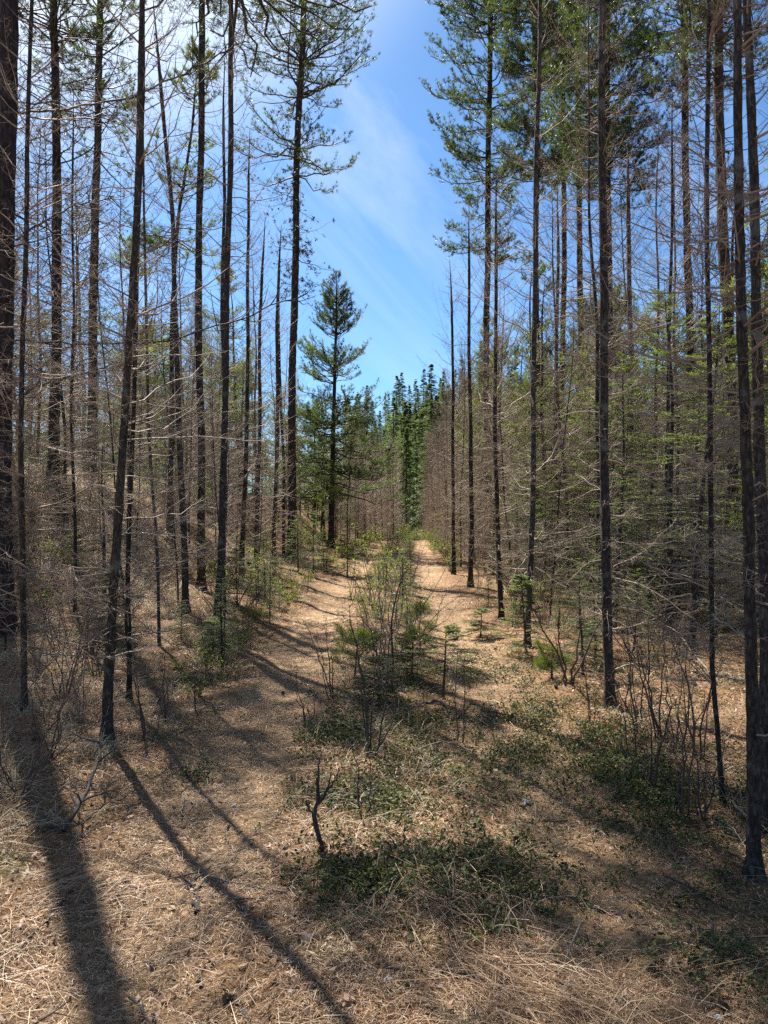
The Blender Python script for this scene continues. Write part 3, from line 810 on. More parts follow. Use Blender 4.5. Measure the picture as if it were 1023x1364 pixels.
scatter('larch_tree', LARCH, 18, (-12, -2.4), (11, 22), 0.7, 'bare brown larch among the crowded stems on the bank side', 'tree', 'crowded bare larches on the bank',
        ok=lambda x, y: u_of(x, y) < -3.2 - 0.03 * (y - 11) and x > -0.56 * y)
scatter('larch_tree', LARCH, 46, (-20, -1.5), (22, 48), 0.8, 'bare brown larch deep in the stand behind the bank', 'tree', 'distant bare larches behind the bank',
        ok=lambda x, y: u_of(x, y) < -2.6 and x > -0.54 * y)
scatter('larch_tree', LARCH, 16, (2.4, 10), (11, 22), 0.7, 'bare brown larch among the crowded stems in front of the thicket', 'tree', 'crowded bare larches by the thicket',
        ok=lambda x, y: u_of(x, y) > 2.5 and x < 0.56 * y)
scatter('larch_tree', LARCH, 36, (2.4, 22), (22, 48), 0.8, 'bare brown larch deep in the stand behind the thicket', 'tree', 'distant bare larches behind the thicket',
        ok=lambda x, y: u_of(x, y) > 2.1 and x < 0.54 * y)
scatter('larch_tree', LARCH, 14, (-5, 0.3), (48, 66), 1.0, 'pale brown larch closing the far end of the trail', 'tree', 'pale larches at the far end of the trail', (0.9, 1.1),
        ok=lambda x, y: u_of(x, y) < -1.2)
def thin_kind(i):
    Ht = [3.6, 4.6, 2.8][i]
    p = straight(Ht, 0.014, 0.004, 0.05, 700 + i)
    tr = trunk_mb(p, 6, 0.2, 0.05, 700 + i).data('trunk', M_LARCH, True)
    cr, _ = bare_crown(p, 0.3, Ht * 0.99, 80, lambda t: .6 * (1 - .7 * t), 710 + i, 8, (0.1, 0.8), .25, 1.1, 0, 1)
    return [('trunk', tr), ('crown', cr.data('crown', M_TWIGFAR))]


THIN = [thin_kind(i) for i in range(3)]
scatter('larch_sapling', THIN, 40, (-9, -2.1), (7, 26), .5, 'spindly bare larch sapling between the larger stems on the bank side', 'sapling', 'larch saplings on the bank side', (.7, 1.2), ok=lambda x, y: u_of(x, y) < -2.1 and x > -.54 * y)
scatter('larch_sapling', THIN, 44, (2.0, 10), (8, 30), .5, 'spindly bare larch sapling between the larger stems by the thicket', 'sapling', 'larch saplings by the thicket', (.7, 1.2), ok=lambda x, y: u_of(x, y) > 2.0 and x < .54 * y)
scatter('larch_tree', LARCH, 22, (1.5, 5), (21, 56), .6, 'bare brown larch lining the far rut', 'tree', 'larches lining the far rut', (.75, 1.0), ok=lambda x, y: 1.75 < u_of(x, y) < 2.9)
scatter('larch_tree', LARCH, 38, (-5, 1), (32, 62), .6, 'bare brown larch crowding the bend beyond the bushy pine', 'tree', 'larches crowding the bend', (.6, .8), ok=lambda x, y: -3.0 < u_of(x, y) < (-1.7 if y < 40 else -0.3))
scatter('young_pine', YPINE, 84, (3.2, 18), (12, 36), 1.0, 'olive green young pine crowded behind the larch stems of the thicket', 'tree', 'young pines behind the thicket', (0.85, 1.2),
        ok=lambda x, y: u_of(x, y) > 3.0 and x < 0.56 * y)
scatter('young_pine', YPINE, 32, (-17, -2.5), (26, 46), 1.2, 'olive green young pine showing between the stems behind the bank', 'tree', 'young pines behind the bank', (0.8, 1.2),
        ok=lambda x, y: u_of(x, y) < -5.5 and x > -0.54 * y)
scatter('fir_sapling', FIR, 78, (2.9, 11), (8.5, 24), 0.55, 'bright green young fir with flat sprays in the shaded thicket', 'tree', 'young firs in the thicket', (0.75, 1.1),
        ok=lambda x, y: u_of(x, y) > 3.0 and x < 0.54 * y and x > 0.17 * y)
scatter('fir_sapling', FIR, 18, (-9, -2.2), (8, 28), 0.7, 'low green young fir on the slope below the bank crest', 'tree', 'young firs on the bank', (0.45, 1.0),
        ok=lambda x, y: u_of(x, y) < -2.2 and x > -0.5 * y)
scatter('spruce_tree', SPRUCE, 215, (-10, 36), (88, 200), 1.6, 'dark green conifer on the far hillside beyond the trail', 'tree', 'conifers on the far hillside', (0.36, 0.84),
        ok=lambda x, y: -0.05 * y < x < 0.15 * y)
scatter('spruce_tree', SPRUCE, 40, (10, 60), (60, 150), 3, 'green conifer on the hillside far behind the thicket', 'tree', 'conifers behind the thicket', (0.5, 0.8),
        ok=lambda x, y: 0.15 * y < x < 0.52 * y)
scatter('young_pine', YPINE, 40, (-8, 30), (80, 180), 1.6, 'pale green rounded conifer among the dark spires on the far hillside', 'tree', 'paler conifers on the far hillside', (0.9, 1.4),
        ok=lambda x, y: -0.05 * y < x < 0.15 * y)
for px, d, sc_, k in ((541, 78, .62, 0), (574, 70, .60, 1), (520, 84, .62, 2), (556, 96, .6, 3), (500, 90, .6, 0)):
    x_, y_ = at_depth(px, d); taken.append((x_, y_))
    put('spruce_tree', SPRUCE, x_, y_, 'slender green spruce standing closest beyond the crest of the trail', 'tree', 'spruces just beyond the crest', (sc_, sc_), k)
scatter('spruce_tree', SPRUCE, 24, (-45, -9), (85, 150), 4, 'small dark conifer glimpsed between stems far behind the bank', 'tree', 'conifers glimpsed behind the bank', (0.5, 0.75),
        ok=lambda x, y: x > -0.5 * y and x < -0.1 * y)


# ------------------------------------------------------------------ saplings, shrubs and brush
def shrub_meshes(h, n, spread, seed, twigs=7, thick=1.0, leafy=0.0, leaf=0.03, crook=0.05, base=0.03):
    """several thin stems from one foot; returns (stem mesh, leaf mesh or None)"""
    r = np.random.default_rng(seed)
    K = 9; s_ = np.linspace(0, 1, K)[None, :, None]
    az = r.uniform(0, 6.28, n); out = r.uniform(0.2, 1, n) * spread
    dh = np.stack([np.cos(az), np.sin(az), 0 * az], -1)
    hh = h * r.uniform(0.55, 1.05, n)
    P = dh[:, None] * (base + out[:, None, None] * s_ ** 1.3 * h)
    P[..., 2] += hh[:, None] * s_[..., 0] - 0.04
    P[:, 1:] += np.cumsum(r.normal(0, crook / 3, (n, K - 1, 3)), 1) * h
    mb = MB(); tubes(mb, P, ((0.0035 + 0.0045 * hh) * thick)[:, None] * (1 - 0.75 * s_[..., 0]), 5)
    m = twigs
    tt = r.uniform(0.25, 0.98, (n, m)); f = tt * (K - 1); k0 = np.minimum(f.astype(int), K - 2); fr = (f - k0)[..., None]
    q = P[np.arange(n)[:, None], k0] * (1 - fr) + P[np.arange(n)[:, None], k0 + 1] * fr
    d = nrm(r.normal(size=(n, m, 3)) * [1, 1, 0.45] + [0, 0, 0.75]); tl = hh[:, None] * r.uniform(0.10, 0.36, (n, m)) * (1.15 - 0.6 * tt)
    ss = np.linspace(0, 1, 4)[None, None, :, None]
    Q = q[:, :, None] + d[:, :, None] * ss * tl[..., None, None]
    Q[:, :, 1:] += np.cumsum(r.normal(0, 0.05, Q[:, :, 1:].shape), 2) * tl[..., None, None]
    Qf = Q.reshape(-1, 4, 3)
    tubes(mb, Qf, (np.array([[0.0024, 0.002, 0.0015, 0.0009]]) * thick).repeat(len(Qf), 0), 3)
    k = 3; u = r.random((len(Qf), k, 1))
    p = Qf[:, None, 1] * (1 - u) + Qf[:, None, 3] * u
    W = np.stack([p, p + nrm(r.normal(size=p.shape) + [0, 0, .4]) * h * 0.06], 2).reshape(-1, 2, 3)
    tubes(mb, W, (np.array([[0.0013, 0.0008]]) * thick).repeat(len(W), 0), 3)
    lv = None
    if leafy > 0:
        lv = MB(); sel = W[r.random(len(W)) < leafy]
        needles(lv, sel[:, 1], sel[:, 1] - sel[:, 0], 4, leaf, leaf * 0.42, 0.8, r, 0.3)
    return mb, lv


def shrub(px, py, h, n, label, spread=0.35, seed=0, mat=None, leafy=0.0, leafmat=None, d=None, group='bare shrubs and saplings', name='bare_shrub', cat='shrub', **kw):
    x, y = ground_at(px, py) if d is None else at_depth(px, d)
    mb, lv = shrub_meshes(h, n, spread, seed, leafy=leafy, **kw)
    parts = [('stem', mb.data('stem', mat or M_SHRUB))]
    if lv: parts.append(('foliage', lv.data('foliage', leafmat or M_BUSHLEAF)))
    taken.append((x, y))
    return assemble(name, (x, y, float(G(x, y))), parts, label, cat, group)


def fir(px, py, h, label, seed, mat=None, d=None, wide=0.42, n=None, group='small firs by the ruts', lean=0.05, lo=0.1, nl=0.030, nw=0.007):
    x, y = ground_at(px, py) if d is None else at_depth(px, d)
    p = straight(h, 0.010 + 0.006 * h, 0.003, lean, seed, wob=0.02)
    tr = trunk_mb(p, 6, 0.06, 0.06, seed).data('trunk', M_SHRUB, True)
    limbs, fol = fir_crown(p, lo * h, h * 0.98, n or int(26 + 26 * h), lambda t: wide * h ** 0.8 * (1 - t) ** 0.7 + 0.04, seed, 11, 10, nl, nw)
    return assemble('fir_sapling', (x, y, float(G(x, y))), [('trunk', tr), ('branchwork', limbs.data('branchwork', M_SHRUB)), ('crown', fol.data('crown', mat or M_FIR))], label, 'sapling', group)


def pinelet(px, py, h, label, seed, mat=None, d=None, wide=0.4, n=16, nl=0.07):
    x, y = ground_at(px, py) if d is None else at_depth(px, d)
    p = straight(h, 0.011, 0.003, 0.08, seed, wob=0.02)
    tr = trunk_mb(p, 6, 0.06, 0.06, seed).data('trunk', M_SHRUB, True)
    limbs, fol = pine_crown(p, 0.25 * h, h * 0.98, n, lambda t: wide * h * (1 - 0.6 * t), seed, 6, 2, nl, 0.004, 16, rise=(0.2, 0.8), thick=0.45)
    return assemble('pine_sapling', (x, y, float(G(x, y))), [('trunk', tr), ('branchwork', limbs.data('branchwork', M_SHRUB)), ('crown', fol.data('crown', mat or M_YPINE))], label, 'sapling', 'small pines on the middle strip')


# middle strip between the ruts
def stub():
    x, y = ground_at(428, 1134)
    k = y / F_PX
    def w(pts): return np.array([[(a - 428) * k, 0.01 * math.sin(a), (1134 - b) * k] for a, b in pts])
    mb = MB()
    r = np.random.default_rng(3)
    for pts, r0, r1 in (([(430, 1142), (427, 1122), (421, 1104), (419, 1086), (424, 1068), (423, 1040)], .0145, .0075), ([(424, 1070), (432, 1062), (437, 1050), (441, 1030)], .009, .003),
                        ([(423, 1042), (424, 1020), (428, 1003)], .007, .002), ([(437, 1052), (448, 1040), (452, 1022)], .005, .0015), ([(420, 1088), (411, 1078), (408, 1068)], .007, .004)):
        q = w(pts); t = np.linspace(0, len(q) - 1, 18)
        q = np.stack([np.interp(t, range(len(q)), q[:, c]) for c in range(3)], -1)
        q += r.normal(0, .002, q.shape)
        tubes(mb, q[None], np.linspace(r0, r1, 18)[None], 8, 1 + .14 * r.normal(size=(1, 18, 8)))
    o = link('dead_sapling', mb.data('dead_sapling', M_DARKWOOD, True), None, (x, y, float(G(x, y))))
    tag(o, 'short charred forked dead sapling standing bare in the needle litter', 'sapling')


stub()
shrub(492, 1006, 1.0, 6, 'dark leafless shrub of crooked stems in the centre of the middle strip', .3, 301, M_DARKWOOD, thick=1.0, twigs=11)
shrub(484, 1092, .75, 2, 'pair of thin dark stems behind the charred dead sapling', .15, 302, M_DARKWOOD)
shrub(523, 924, 1.25, 2, 'dark stubby sapling with a side limb beside the bright fir', .28, 303, M_DARKWOOD, thick=1.6, leafy=.2, twigs=11)
shrub(412, 966, .75, 3, 'thin leafless stems beside the banded shadows on the rut', .25, 304, twigs=4)
shrub(445, 930, .8, 4, 'leafless reddish stems behind the thin stems by the rut', .3, 305, twigs=5)
shrub(610, 990, .65, 2, 'single thin leafless stem at the edge of the middle strip near the bearberry', .15, 306, twigs=4)
shrub(470, 800, 1.1, 5, 'leafless shrub at the fork of the two ruts', .25, 307, leafy=.05)
shrub(498, 812, 1.15, 6, 'shrub of thin stems with yellow green new leaves on the middle strip', .3, 308, leafy=.55, leaf=.05)
shrub(521, 842, 1.1, 3, 'thin sapling with a leafy green tip over the middle strip', .22, 309, leafy=.35, leaf=.045)
shrub(545, 812, .9, 4, 'low half leafed shrub near the sunlit rut', .3, 310, leafy=.3, leaf=.045)
shrub(515, 748, 1.7, 9, 'twiggy brown bush crowning the rise between the ruts', .5, 311, leafy=.15, leaf=.06, twigs=10)
shrub(490, 752, 1.4, 8, 'leafy pale bush in front of the twiggy brown bush', .5, 312, leafy=.5, leaf=.06)
fir(590, 930, .66, 'bright yellow green fir sapling spreading over the rut', 321, M_BRIGHT, wide=.75, n=34, lo=.3, lean=.2)
pinelet(472, 906, .55, 'fluffy grey green pine seedling on the middle strip', 322, M_YPINE, n=16, nl=.075)
fir(548, 905, .45, 'feathery pale fir tuft behind the stubby sapling', 334, M_BRIGHT, wide=.8)
fir(505, 935, .35, 'low dull green fir tuft in the middle strip litter', 335, wide=.9)
pinelet(560, 870, .45, 'thin yellow green pine seedling leaning over the middle strip', 336, n=20)
fir(463, 768, 1.5, 'pale green fir sapling where the rut bends out of sight', 324, M_BRIGHT, wide=.5)
fir(432, 762, 1.1, 'low bushy fir beside the bend of the rut', 325, wide=.6)
fir(540, 792, .75, 'little fir with level sprays next to the half leafed shrub', 326, M_BRIGHT, wide=.5)
# thicket side of the ruts
fir(701, 872, .95, 'deep green fir sapling hugging a larch foot', 327, wide=.42, n=70)
shrub(757, 912, 1.15, 4, 'v shaped leafless sapling beside the knobbly grey larch', .5, 328, thick=1.7, leafy=.03)
pinelet(735, 905, .38, 'pale green pine seedling under the v shaped sapling', 329, n=12)
fir(775, 890, .5, 'small fir between the v shaped sapling and the knobbly larch', 330, wide=.7)
fir(640, 850, .4, 'dusty green fir seedling at the shaded rut edge', 331, wide=.8)
shrub(600, 762, 1.0, 8, 'pale leafy bush where the sunlit rut meets the larches', .6, 332, leafy=.5, leaf=.05)
shrub(690, 820, 1.2, 6, 'brown twiggy bush beside the slim rut edge larch', .5, 333, leafy=.08)
for k, (px, py, h) in enumerate([(832, 942, .8), (852, 962, .95), (880, 985, 1.1), (903, 1002, .9), (932, 1012, 1.0), (868, 1052, .7), (912, 1092, .8), (842, 1020, .6), (940, 1090, .6), (790, 960, .5)]):
    shrub(px, py, h, 3 + k % 3, 'thin reddish upright stems growing through the glossy bearberry', .22, 340 + k, twigs=6, group='reddish stems in the bearberry')
# bank side
fir(316, 806, .95, 'young fir beside the sunlit rut under the grey larches', 351, wide=.5)
fir(283, 872, .4, 'grass height fir seedling at the grey larch foot', 352, M_BRIGHT, wide=.8)
fir(335, 790, .6, 'dark little fir next to the young fir by the rut', 353, wide=.6)
fir(150, 832, .9, 'pale fir tucked behind the slim leaning larch', 354, wide=.55, d=9)
fir(365, 778, .6, 'low fir at the foot of the bare-limbed tall pine', 355, wide=.8)
shrub(62, 830, 1.0, 7, 'shrub with a few yellow green leaves under the thickest pine', .5, 356, leafy=.25, leaf=.05)
shrub(258, 950, .62, 3, 'small leafless shrub where the wide shadow crosses the bank foot', .35, 357, twigs=5)
shrub(226, 962, .6, 3, 'thin bare stems beside the shrub in the wide shadow', .3, 358, twigs=5)
shrub(196, 985, .7, 4, 'bare twigs just past the slim leaning larch foot', .35, 359)
for k, (px, py, h) in enumerate([(60, 1010, 1.0), (112, 965, .9), (20, 1060, .9), (5, 985, 1.2), (85, 930, 1.1), (40, 905, 1.2), (130, 900, 1.0)]):
    shrub(px, py, h, 7, 'grey leafless brush on the grassy bank foot', .8, 370 + k, M_DEAD if k % 2 else M_SHRUB, twigs=10, group='brush on the bank foot', crook=.09, thick=.7)


def brush_kind(i, mat):
    mb, _ = shrub_meshes([1.1, 1.5, 0.8][i], 18, 0.75, 390 + i, twigs=12, thick=0.85, crook=.08, base=.2)
    return [('stem', mb.data('stem', mat))]


BRUSH = [brush_kind(0, M_SHRUB), brush_kind(1, M_DEAD), brush_kind(2, M_SHRUB)]


def leafy_kind(i):
    mb, lv = shrub_meshes([1.2, .8][i], 12, .7, 396 + i, twigs=9, leafy=.5, leaf=.055, base=.15)
    return [('stem', mb.data('stem', M_SHRUB)), ('foliage', lv.data('foliage', M_BUSHLEAF))]


LEAFY = [leafy_kind(0), leafy_kind(1)]
scatter('bare_shrub', BRUSH, 20, (-9, -2.3), (6.5, 18), .5, 'tangled leafless brush on the slope below the bank crest', 'shrub', 'tangled brush on the bank slope', (.7, 1.2), ok=lambda x, y: u_of(x, y) < -2.2 and x > -.54 * y)
scatter('bare_shrub', BRUSH, 16, (2.4, 10), (7.5, 22), .5, 'tangled leafless brush at the foot of the thicket', 'shrub', 'tangled brush under the thicket', (.7, 1.2), ok=lambda x, y: u_of(x, y) > 2.3 and x < .54 * y)
scatter('leafy_shrub', LEAFY, 22, (-9, -2.3), (12, 34), .6, 'yellow green leafing shrub on the bank side of the trail', 'shrub', 'leafing shrubs on the bank side', (.6, 1.2), ok=lambda x, y: u_of(x, y) < -2.1 and x > -.5 * y)
scatter('leafy_shrub', LEAFY, 26, (2, 9), (11, 40), .6, 'yellow green leafing shrub on the thicket side of the trail', 'shrub', 'leafing shrubs on the thicket side', (.5, 1.1), ok=lambda x, y: u_of(x, y) > 2.0 and x < .5 * y)
scatter('young_pine', YPINE, 18, (-9, -1), (34, 60), .9, 'young pine covering the pale slope behind the bushy pine', 'tree', 'young pines behind the bushy pine', (.5, .85), ok=lambda x, y: -7.5 < u_of(x, y) < -3.0)
scatter('leafy_shrub', LEAFY, 26, (-.9, 1.6), (9, 46), .5, 'half leafed green bush growing up between the two ruts', 'shrub', 'bushes between the ruts', (.28, .6), ok=lambda x, y: abs(u_of(x, y)) < .42)
scatter('bare_shrub', BRUSH, 22, (-.9, 1.6), (8, 46), .5, 'leafless brown bush growing up between the two ruts', 'shrub', 'leafless bushes between the ruts', (.35, .8), ok=lambda x, y: abs(u_of(x, y)) < .42)
scatter('fir_sapling', FIR[:3], 12, (-.9, 1.6), (8, 34), .5, 'small green fir growing up between the two ruts', 'sapling', 'little firs between the ruts', (.2, .45), ok=lambda x, y: abs(u_of(x, y)) < .5)
scatter('leafy_shrub', LEAFY, 30, (-4, 4), (22, 48), .5, 'leafing bush crowding the edge of the far ruts', 'shrub', 'bushes crowding the far ruts', (.5, 1.0), ok=lambda x, y: 1.5 < abs(u_of(x, y)) < 2.1)
scatter('leafy_shrub', LEAFY, 12, (-1.5, 3), (30, 60), .7, 'small leafing bush where the trail fades from sight', 'shrub', 'bushes at the far end of the trail', (.6, 1.3), ok=lambda x, y: abs(u_of(x, y)) < .5 or y > 47)


# ------------------------------------------------------------------ fallen wood and stones
def stick(pts, r0, label, seed, mat=None, forks=4, name='fallen_branch', group='fallen branches', d=None, lift=(0, 0)):
    """pts: pixels on the ground, from the thick end"""
    q = np.array([(*ground_at(a, b), 0) for a, b in pts], float)
    q[:, 2] = G(q[:, 0], q[:, 1]) + r0 * .6
    t = np.linspace(0, len(q) - 1, 16)
    q = np.stack([np.interp(t, range(len(q)), q[:, c]) for c in range(3)], -1)
    q[:, 2] += np.linspace(lift[0], lift[1], 16)
    r = np.random.default_rng(seed)
    q[1:-1] += r.normal(0, .008, q[1:-1].shape)
    o0 = q[0].copy(); mb = MB()
    tubes(mb, (q - o0)[None], np.linspace(r0, r0 * .3, 16)[None], 7, 1 + .1 * r.normal(size=(1, 16, 7)))
    ln = np.linalg.norm(q[-1] - q[0])
    for _ in range(forks):
        k = r.integers(3, 15); v = nrm((q[-1] - q[0]) / ln + r.normal(0, .7, 3)); v[2] = abs(v[2]) * .6
        tl = ln * r.uniform(.12, .4)
        w = q[k] - o0 + v * np.linspace(0, tl, 6)[:, None] + np.vstack([np.zeros(3), np.cumsum(r.normal(0, .02, (5, 3)), 0) * tl])
        tubes(mb, w[None], np.linspace(r0 * .5, r0 * .12, 6)[None], 5)
    o = link(name, mb.data(name, mat or M_DEAD, True), None, tuple(o0))
    tag(o, label, 'branch', group); return o


stick([(84, 1110), (112, 1086), (132, 1050), (140, 1022)], .014, 'dark bent dead branch rising from the grass near the wide trunk shadow', 401, M_DARKWOOD, 9, lift=(0, .28))
stick([(84, 1112), (60, 1100), (20, 1120)], .010, 'dark dead twig trailing behind the bent branch', 402, M_DARKWOOD, 5, lift=(0, .06))
stick([(262, 1218), (258, 1190), (256, 1176)], .013, 'short black rotten stick beside the long leaning shadow', 403, M_DARKWOOD, 5)
stick([(268, 1316), (262, 1302), (272, 1288)], .007, 'small pale hooked twig below the black rotten stick', 404, M_DEAD, 1)
stick([(1010, 1112), (960, 1070), (900, 1030)], .008, 'pale straight branch lying against the nearest trunk foot', 405, M_DEAD, 3, lift=(.05, .02))
stick([(945, 912), (900, 880), (830, 845)], .010, 'bleached fallen pole sloping under the thicket', 406, M_DEAD, 6, lift=(.1, .5))
stick([(930, 860), (880, 852), (800, 858)], .009, 'grey fallen branch lying in the brown leaf litter', 407, M_DEAD, 8, lift=(.05, .25))
stick([(610, 960), (580, 950), (552, 975)], .012, 'dark fallen limb across the middle strip', 408, M_DARKWOOD, 4, lift=(.02, .18))
stick([(400, 1168), (330, 1165), (290, 1178)], .006, 'long thin twig lying on the sunlit litter', 409, M_SHRUB, 2)
stick([(700, 1190), (780, 1205), (850, 1235)], .010, 'dark twig half buried in the shaded litter', 410, M_DARKWOOD, 3)
stick([(650, 950), (690, 955), (735, 962)], .008, 'short dark twig across the worn rut', 411, M_DARKWOOD, 2)
stick([(120, 1185), (160, 1178), (210, 1186)], .006, 'thin grey twig in the pale grass beside the wide trunk shadow', 412, M_DEAD, 3)
stick([(330, 1362), (318, 1340), (306, 1330)], .008, 'dark twig at the bottom edge of the litter', 413, M_DARKWOOD, 2)


def twig_kind(i):
    r = np.random.default_rng(420 + i); mb = MB(); ln = [.25, .4, .16, .6][i]
    q = np.zeros((8, 3)); q[:, 0] = np.linspace(-ln / 2, ln / 2, 8); q[1:] += np.cumsum(r.normal(0, ln * .035, (7, 3)) * [1, 1, .3], 0)
    q[:, 2] += .006
    tubes(mb, q[None], np.linspace(.005, .002, 8)[None], 5)
    for _ in range(4):
        k = r.integers(1, 7); v = nrm(r.normal(size=3) * [1, 1, .3]) * ln * .25
        tubes(mb, np.stack([q[k], q[k] + v])[None], np.array([[.0025, .001]]), 4)
    return mb.data('fallen_twig', [M_DEAD, M_DARKWOOD, M_SHRUB, M_DEAD][i], True)


TW = [twig_kind(i) for i in range(4)]
for k in range(110):
    y = math.exp(random.uniform(math.log(2.3), math.log(18))); x = random.uniform(-.52, .52) * y
    o = link('fallen_twig', TW[k % 4], None, (x, y, float(G(x, y)) + .008)); o.rotation_euler = (random.uniform(-.12, .12), random.uniform(-.12, .12), random.uniform(0, 6.28))
    tag(o, 'small broken twig lying in the needle litter', 'twig', 'small twigs in the litter')


def stone(px, py, size, label, seed, col):
    x, y = ground_at(px, py); r = np.random.default_rng(seed)
    m, n, l, out = new_mat('stone'); b = n.new('ShaderNodeBsdfPrincipled'); b.inputs['Roughness'].default_value = .85
    noi = n.new('ShaderNodeTexNoise'); noi.inputs['Scale'].default_value = 30; noi.inputs['Detail'].default_value = 6
    rp_ = ramp(n, [(.3, tuple(c * .6 for c in col)), (.7, col)]); l.new(noi.outputs['Fac'], rp_.inputs[0]); l.new(rp_.outputs[0], b.inputs['Base Color']); l.new(b.outputs[0], out.inputs[0])
    th = np.linspace(0.02, math.pi - .02, 10)[:, None]; ph = np.linspace(0, 2 * math.pi, 16, endpoint=False)[None]
    d = np.stack([np.sin(th) * np.cos(ph), np.sin(th) * np.sin(ph), np.cos(th) + 0 * ph], -1)
    k = r.normal(size=(5, 3)) * 2.2
    rad = 1 + .13 * np.sin(d @ k.T + r.uniform(0, 6, 5)).sum(-1)
    V = d * rad[..., None] * size * np.array([1, .75, .5])
    i = np.arange(160).reshape(10, 16); j = np.roll(i, -1, 1)
    mb = MB(); mb.add(V, np.stack([i[:-1], i[1:], j[1:], j[:-1]], -1))
    o = link('stone', mb.data('stone', m, True), None, (x, y, float(G(x, y)) + size * .2)); o.rotation_euler = (0, 0, r.uniform(0, 6))
    tag(o, label, 'stone', 'stones in the needle litter')


stone(312, 1075, .022, 'pale flat stone on the sunlit rut', 501, (.5, .44, .36))
stone(283, 1194, .020, 'tan stone beside the long leaning shadow', 502, (.42, .33, .24))
stone(411, 1252, .026, 'dull brown stone below the charred dead sapling', 503, (.27, .2, .15))
stone(700, 1071, .03, 'blue grey stone in the shaded rut', 504, (.22, .23, .25))
stone(718, 1012, .022, 'light chip of stone on the rut near the bearberry', 505, (.45, .38, .3))
stone(957, 1358, .018, 'white stone at the bottom edge of the shaded litter', 506, (.6, .58, .54))
stone(517, 1307, .02, 'small grey stone in the sunlit litter beneath the creepers', 507, (.3, .26, .22))


def cone_mesh():
    r = np.random.default_rng(9); mb = MB()
    u = np.arange(60); a = u * 2.4; t = u / 60
    rad = .011 * np.sin(.25 + t * 2.6)
    c = np.stack([rad * np.cos(a), rad * np.sin(a), t * .036], -1)
    ax = np.stack([np.cos(a), np.sin(a), .7 + 0 * a], -1)
    needles(mb, c * .5, ax, 2, .02, .014, .15, r)
    q = np.array([[0, 0, 0], [0, 0, .025], [0, 0, .05]])[None]
    tubes(mb, q, np.array([[.008, .010, .003]]), 7)
    return mb.data('pine_cone', twig_mat('cone_scale', (.10, .055, .03), (.24, .15, .085)))


CONE = cone_mesh()
for k in range(9):
    y = math.exp(random.uniform(math.log(2.3), math.log(8))); x = random.uniform(-.5, .5) * y
    o = link('pine_cone', CONE, None, (x, y, float(G(x, y)) + .018)); o.rotation_euler = (1.57 + random.uniform(-.3, .3), 0, random.uniform(0, 6.28))
    tag(o, 'dark open pine cone lying in the needle litter', 'pine cone', 'pine cones in the litter')


# ------------------------------------------------------------------ litter, grass and creepers that nobody could count
def wedge(n, d0, d1, p=1.0, half=0.72):
    """ground points in a wide wedge, thinning out with distance"""
    y = np.exp(rng.uniform(math.log(d0), math.log(d1), n)); x = rng.uniform(-half, half, n) * y
    return x, y


def lay_needles(mb, x, y, ln, w, tilt=.18, lift=.004, a=None):
    n = len(x); a = rng.uniform(0, 6.28, n) if a is None else a
    d = np.stack([np.cos(a), np.sin(a), rng.normal(0, tilt, n)], -1)
    c = np.stack([x, y, G(x, y) + lift + np.abs(rng.normal(0, .006, n))], -1)
    bend = nrm(rng.normal(size=(n, 3))) * (ln * .14)[:, None]; bend[:, 2] = np.abs(bend[:, 2])
    sd = nrm(np.cross(d, rng.normal(size=(n, 3)) * .4 + [0, 0, 1])) * (w / 2)[:, None]
    p0 = c - d * (ln / 2)[:, None]; p1 = c + bend; p2 = c + d * (ln / 2)[:, None]
    V = np.stack([p0 - sd * .7, p0 + sd * .7, p1 + sd, p1 - sd, p2], 1)
    b = np.arange(n)[:, None] * 5
    mb.add(V, b + np.array([[0, 1, 2, 3]]), b + np.array([[3, 2, 4]]))


scatter('leafy_shrub', LEAFY, 18, (-3, -1), (7, 24), .4, 'low leafing bush at the shaded edge of the rut below the bank', 'shrub', 'low bushes at the rut edge', (.22, .5), ok=lambda x, y: -2.3 < u_of(x, y) < -1.65)
scatter('fir_sapling', FIR, 14, (-3.2, -1), (7, 24), .4, 'knee high fir at the shaded edge of the rut below the bank', 'sapling', 'knee high firs at the rut edge', (.16, .4), ok=lambda x, y: -2.6 < u_of(x, y) < -1.7)
scatter('fir_sapling', FIR, 16, (1.4, 4.5), (7, 24), .4, 'knee high fir at the sunny edge of the rut below the thicket', 'sapling', 'knee high firs below the thicket', (.16, .45), ok=lambda x, y: 1.7 < u_of(x, y) < 3.2)

mb = MB()
x, y = wedge(360000, 1.6, 26)
keep = rng.random(len(x)) < 0.55 + 0.45 * (lump(x, y, 3.0, 31) > -.2)
x, y = x[keep], y[keep]
lay_needles(mb, x, y, rng.uniform(.015, .048, len(x)) * (1 + .03 * y), .0011 + .00040 * np.minimum(y, 14))
x, y = wedge(2200, 1.6, 9)
lay_needles(mb, x, y, rng.uniform(.10, .34, len(x)), .0016 + .0003 * y, .12, .012)
for cx_, cy_, a_, n_ in ((.42, 2.75, -.9, 80), (.62, 2.5, -.75, 110), (.95, 2.75, .35, 50), (1.15, 2.5, -.3, 60), (.25, 3.3, -1.1, 90), (.45, 3.6, .6, 80), (-1.3, 3.4, .5, 120), (-1.5, 2.7, -.4, 120)):
    lay_needles(mb, cx_ + rng.normal(0, .16, n_), cy_ + rng.normal(0, .14, n_), rng.uniform(.14, .42, n_), .0022 + 0 * rng.random(n_), .10, .018, a_ + rng.normal(0, .35, n_))
tag(link('needle_litter', mb.data('needle_litter', M_LITTER)), 'tan fallen needles and straw covering the forest floor', None, None, 'stuff')

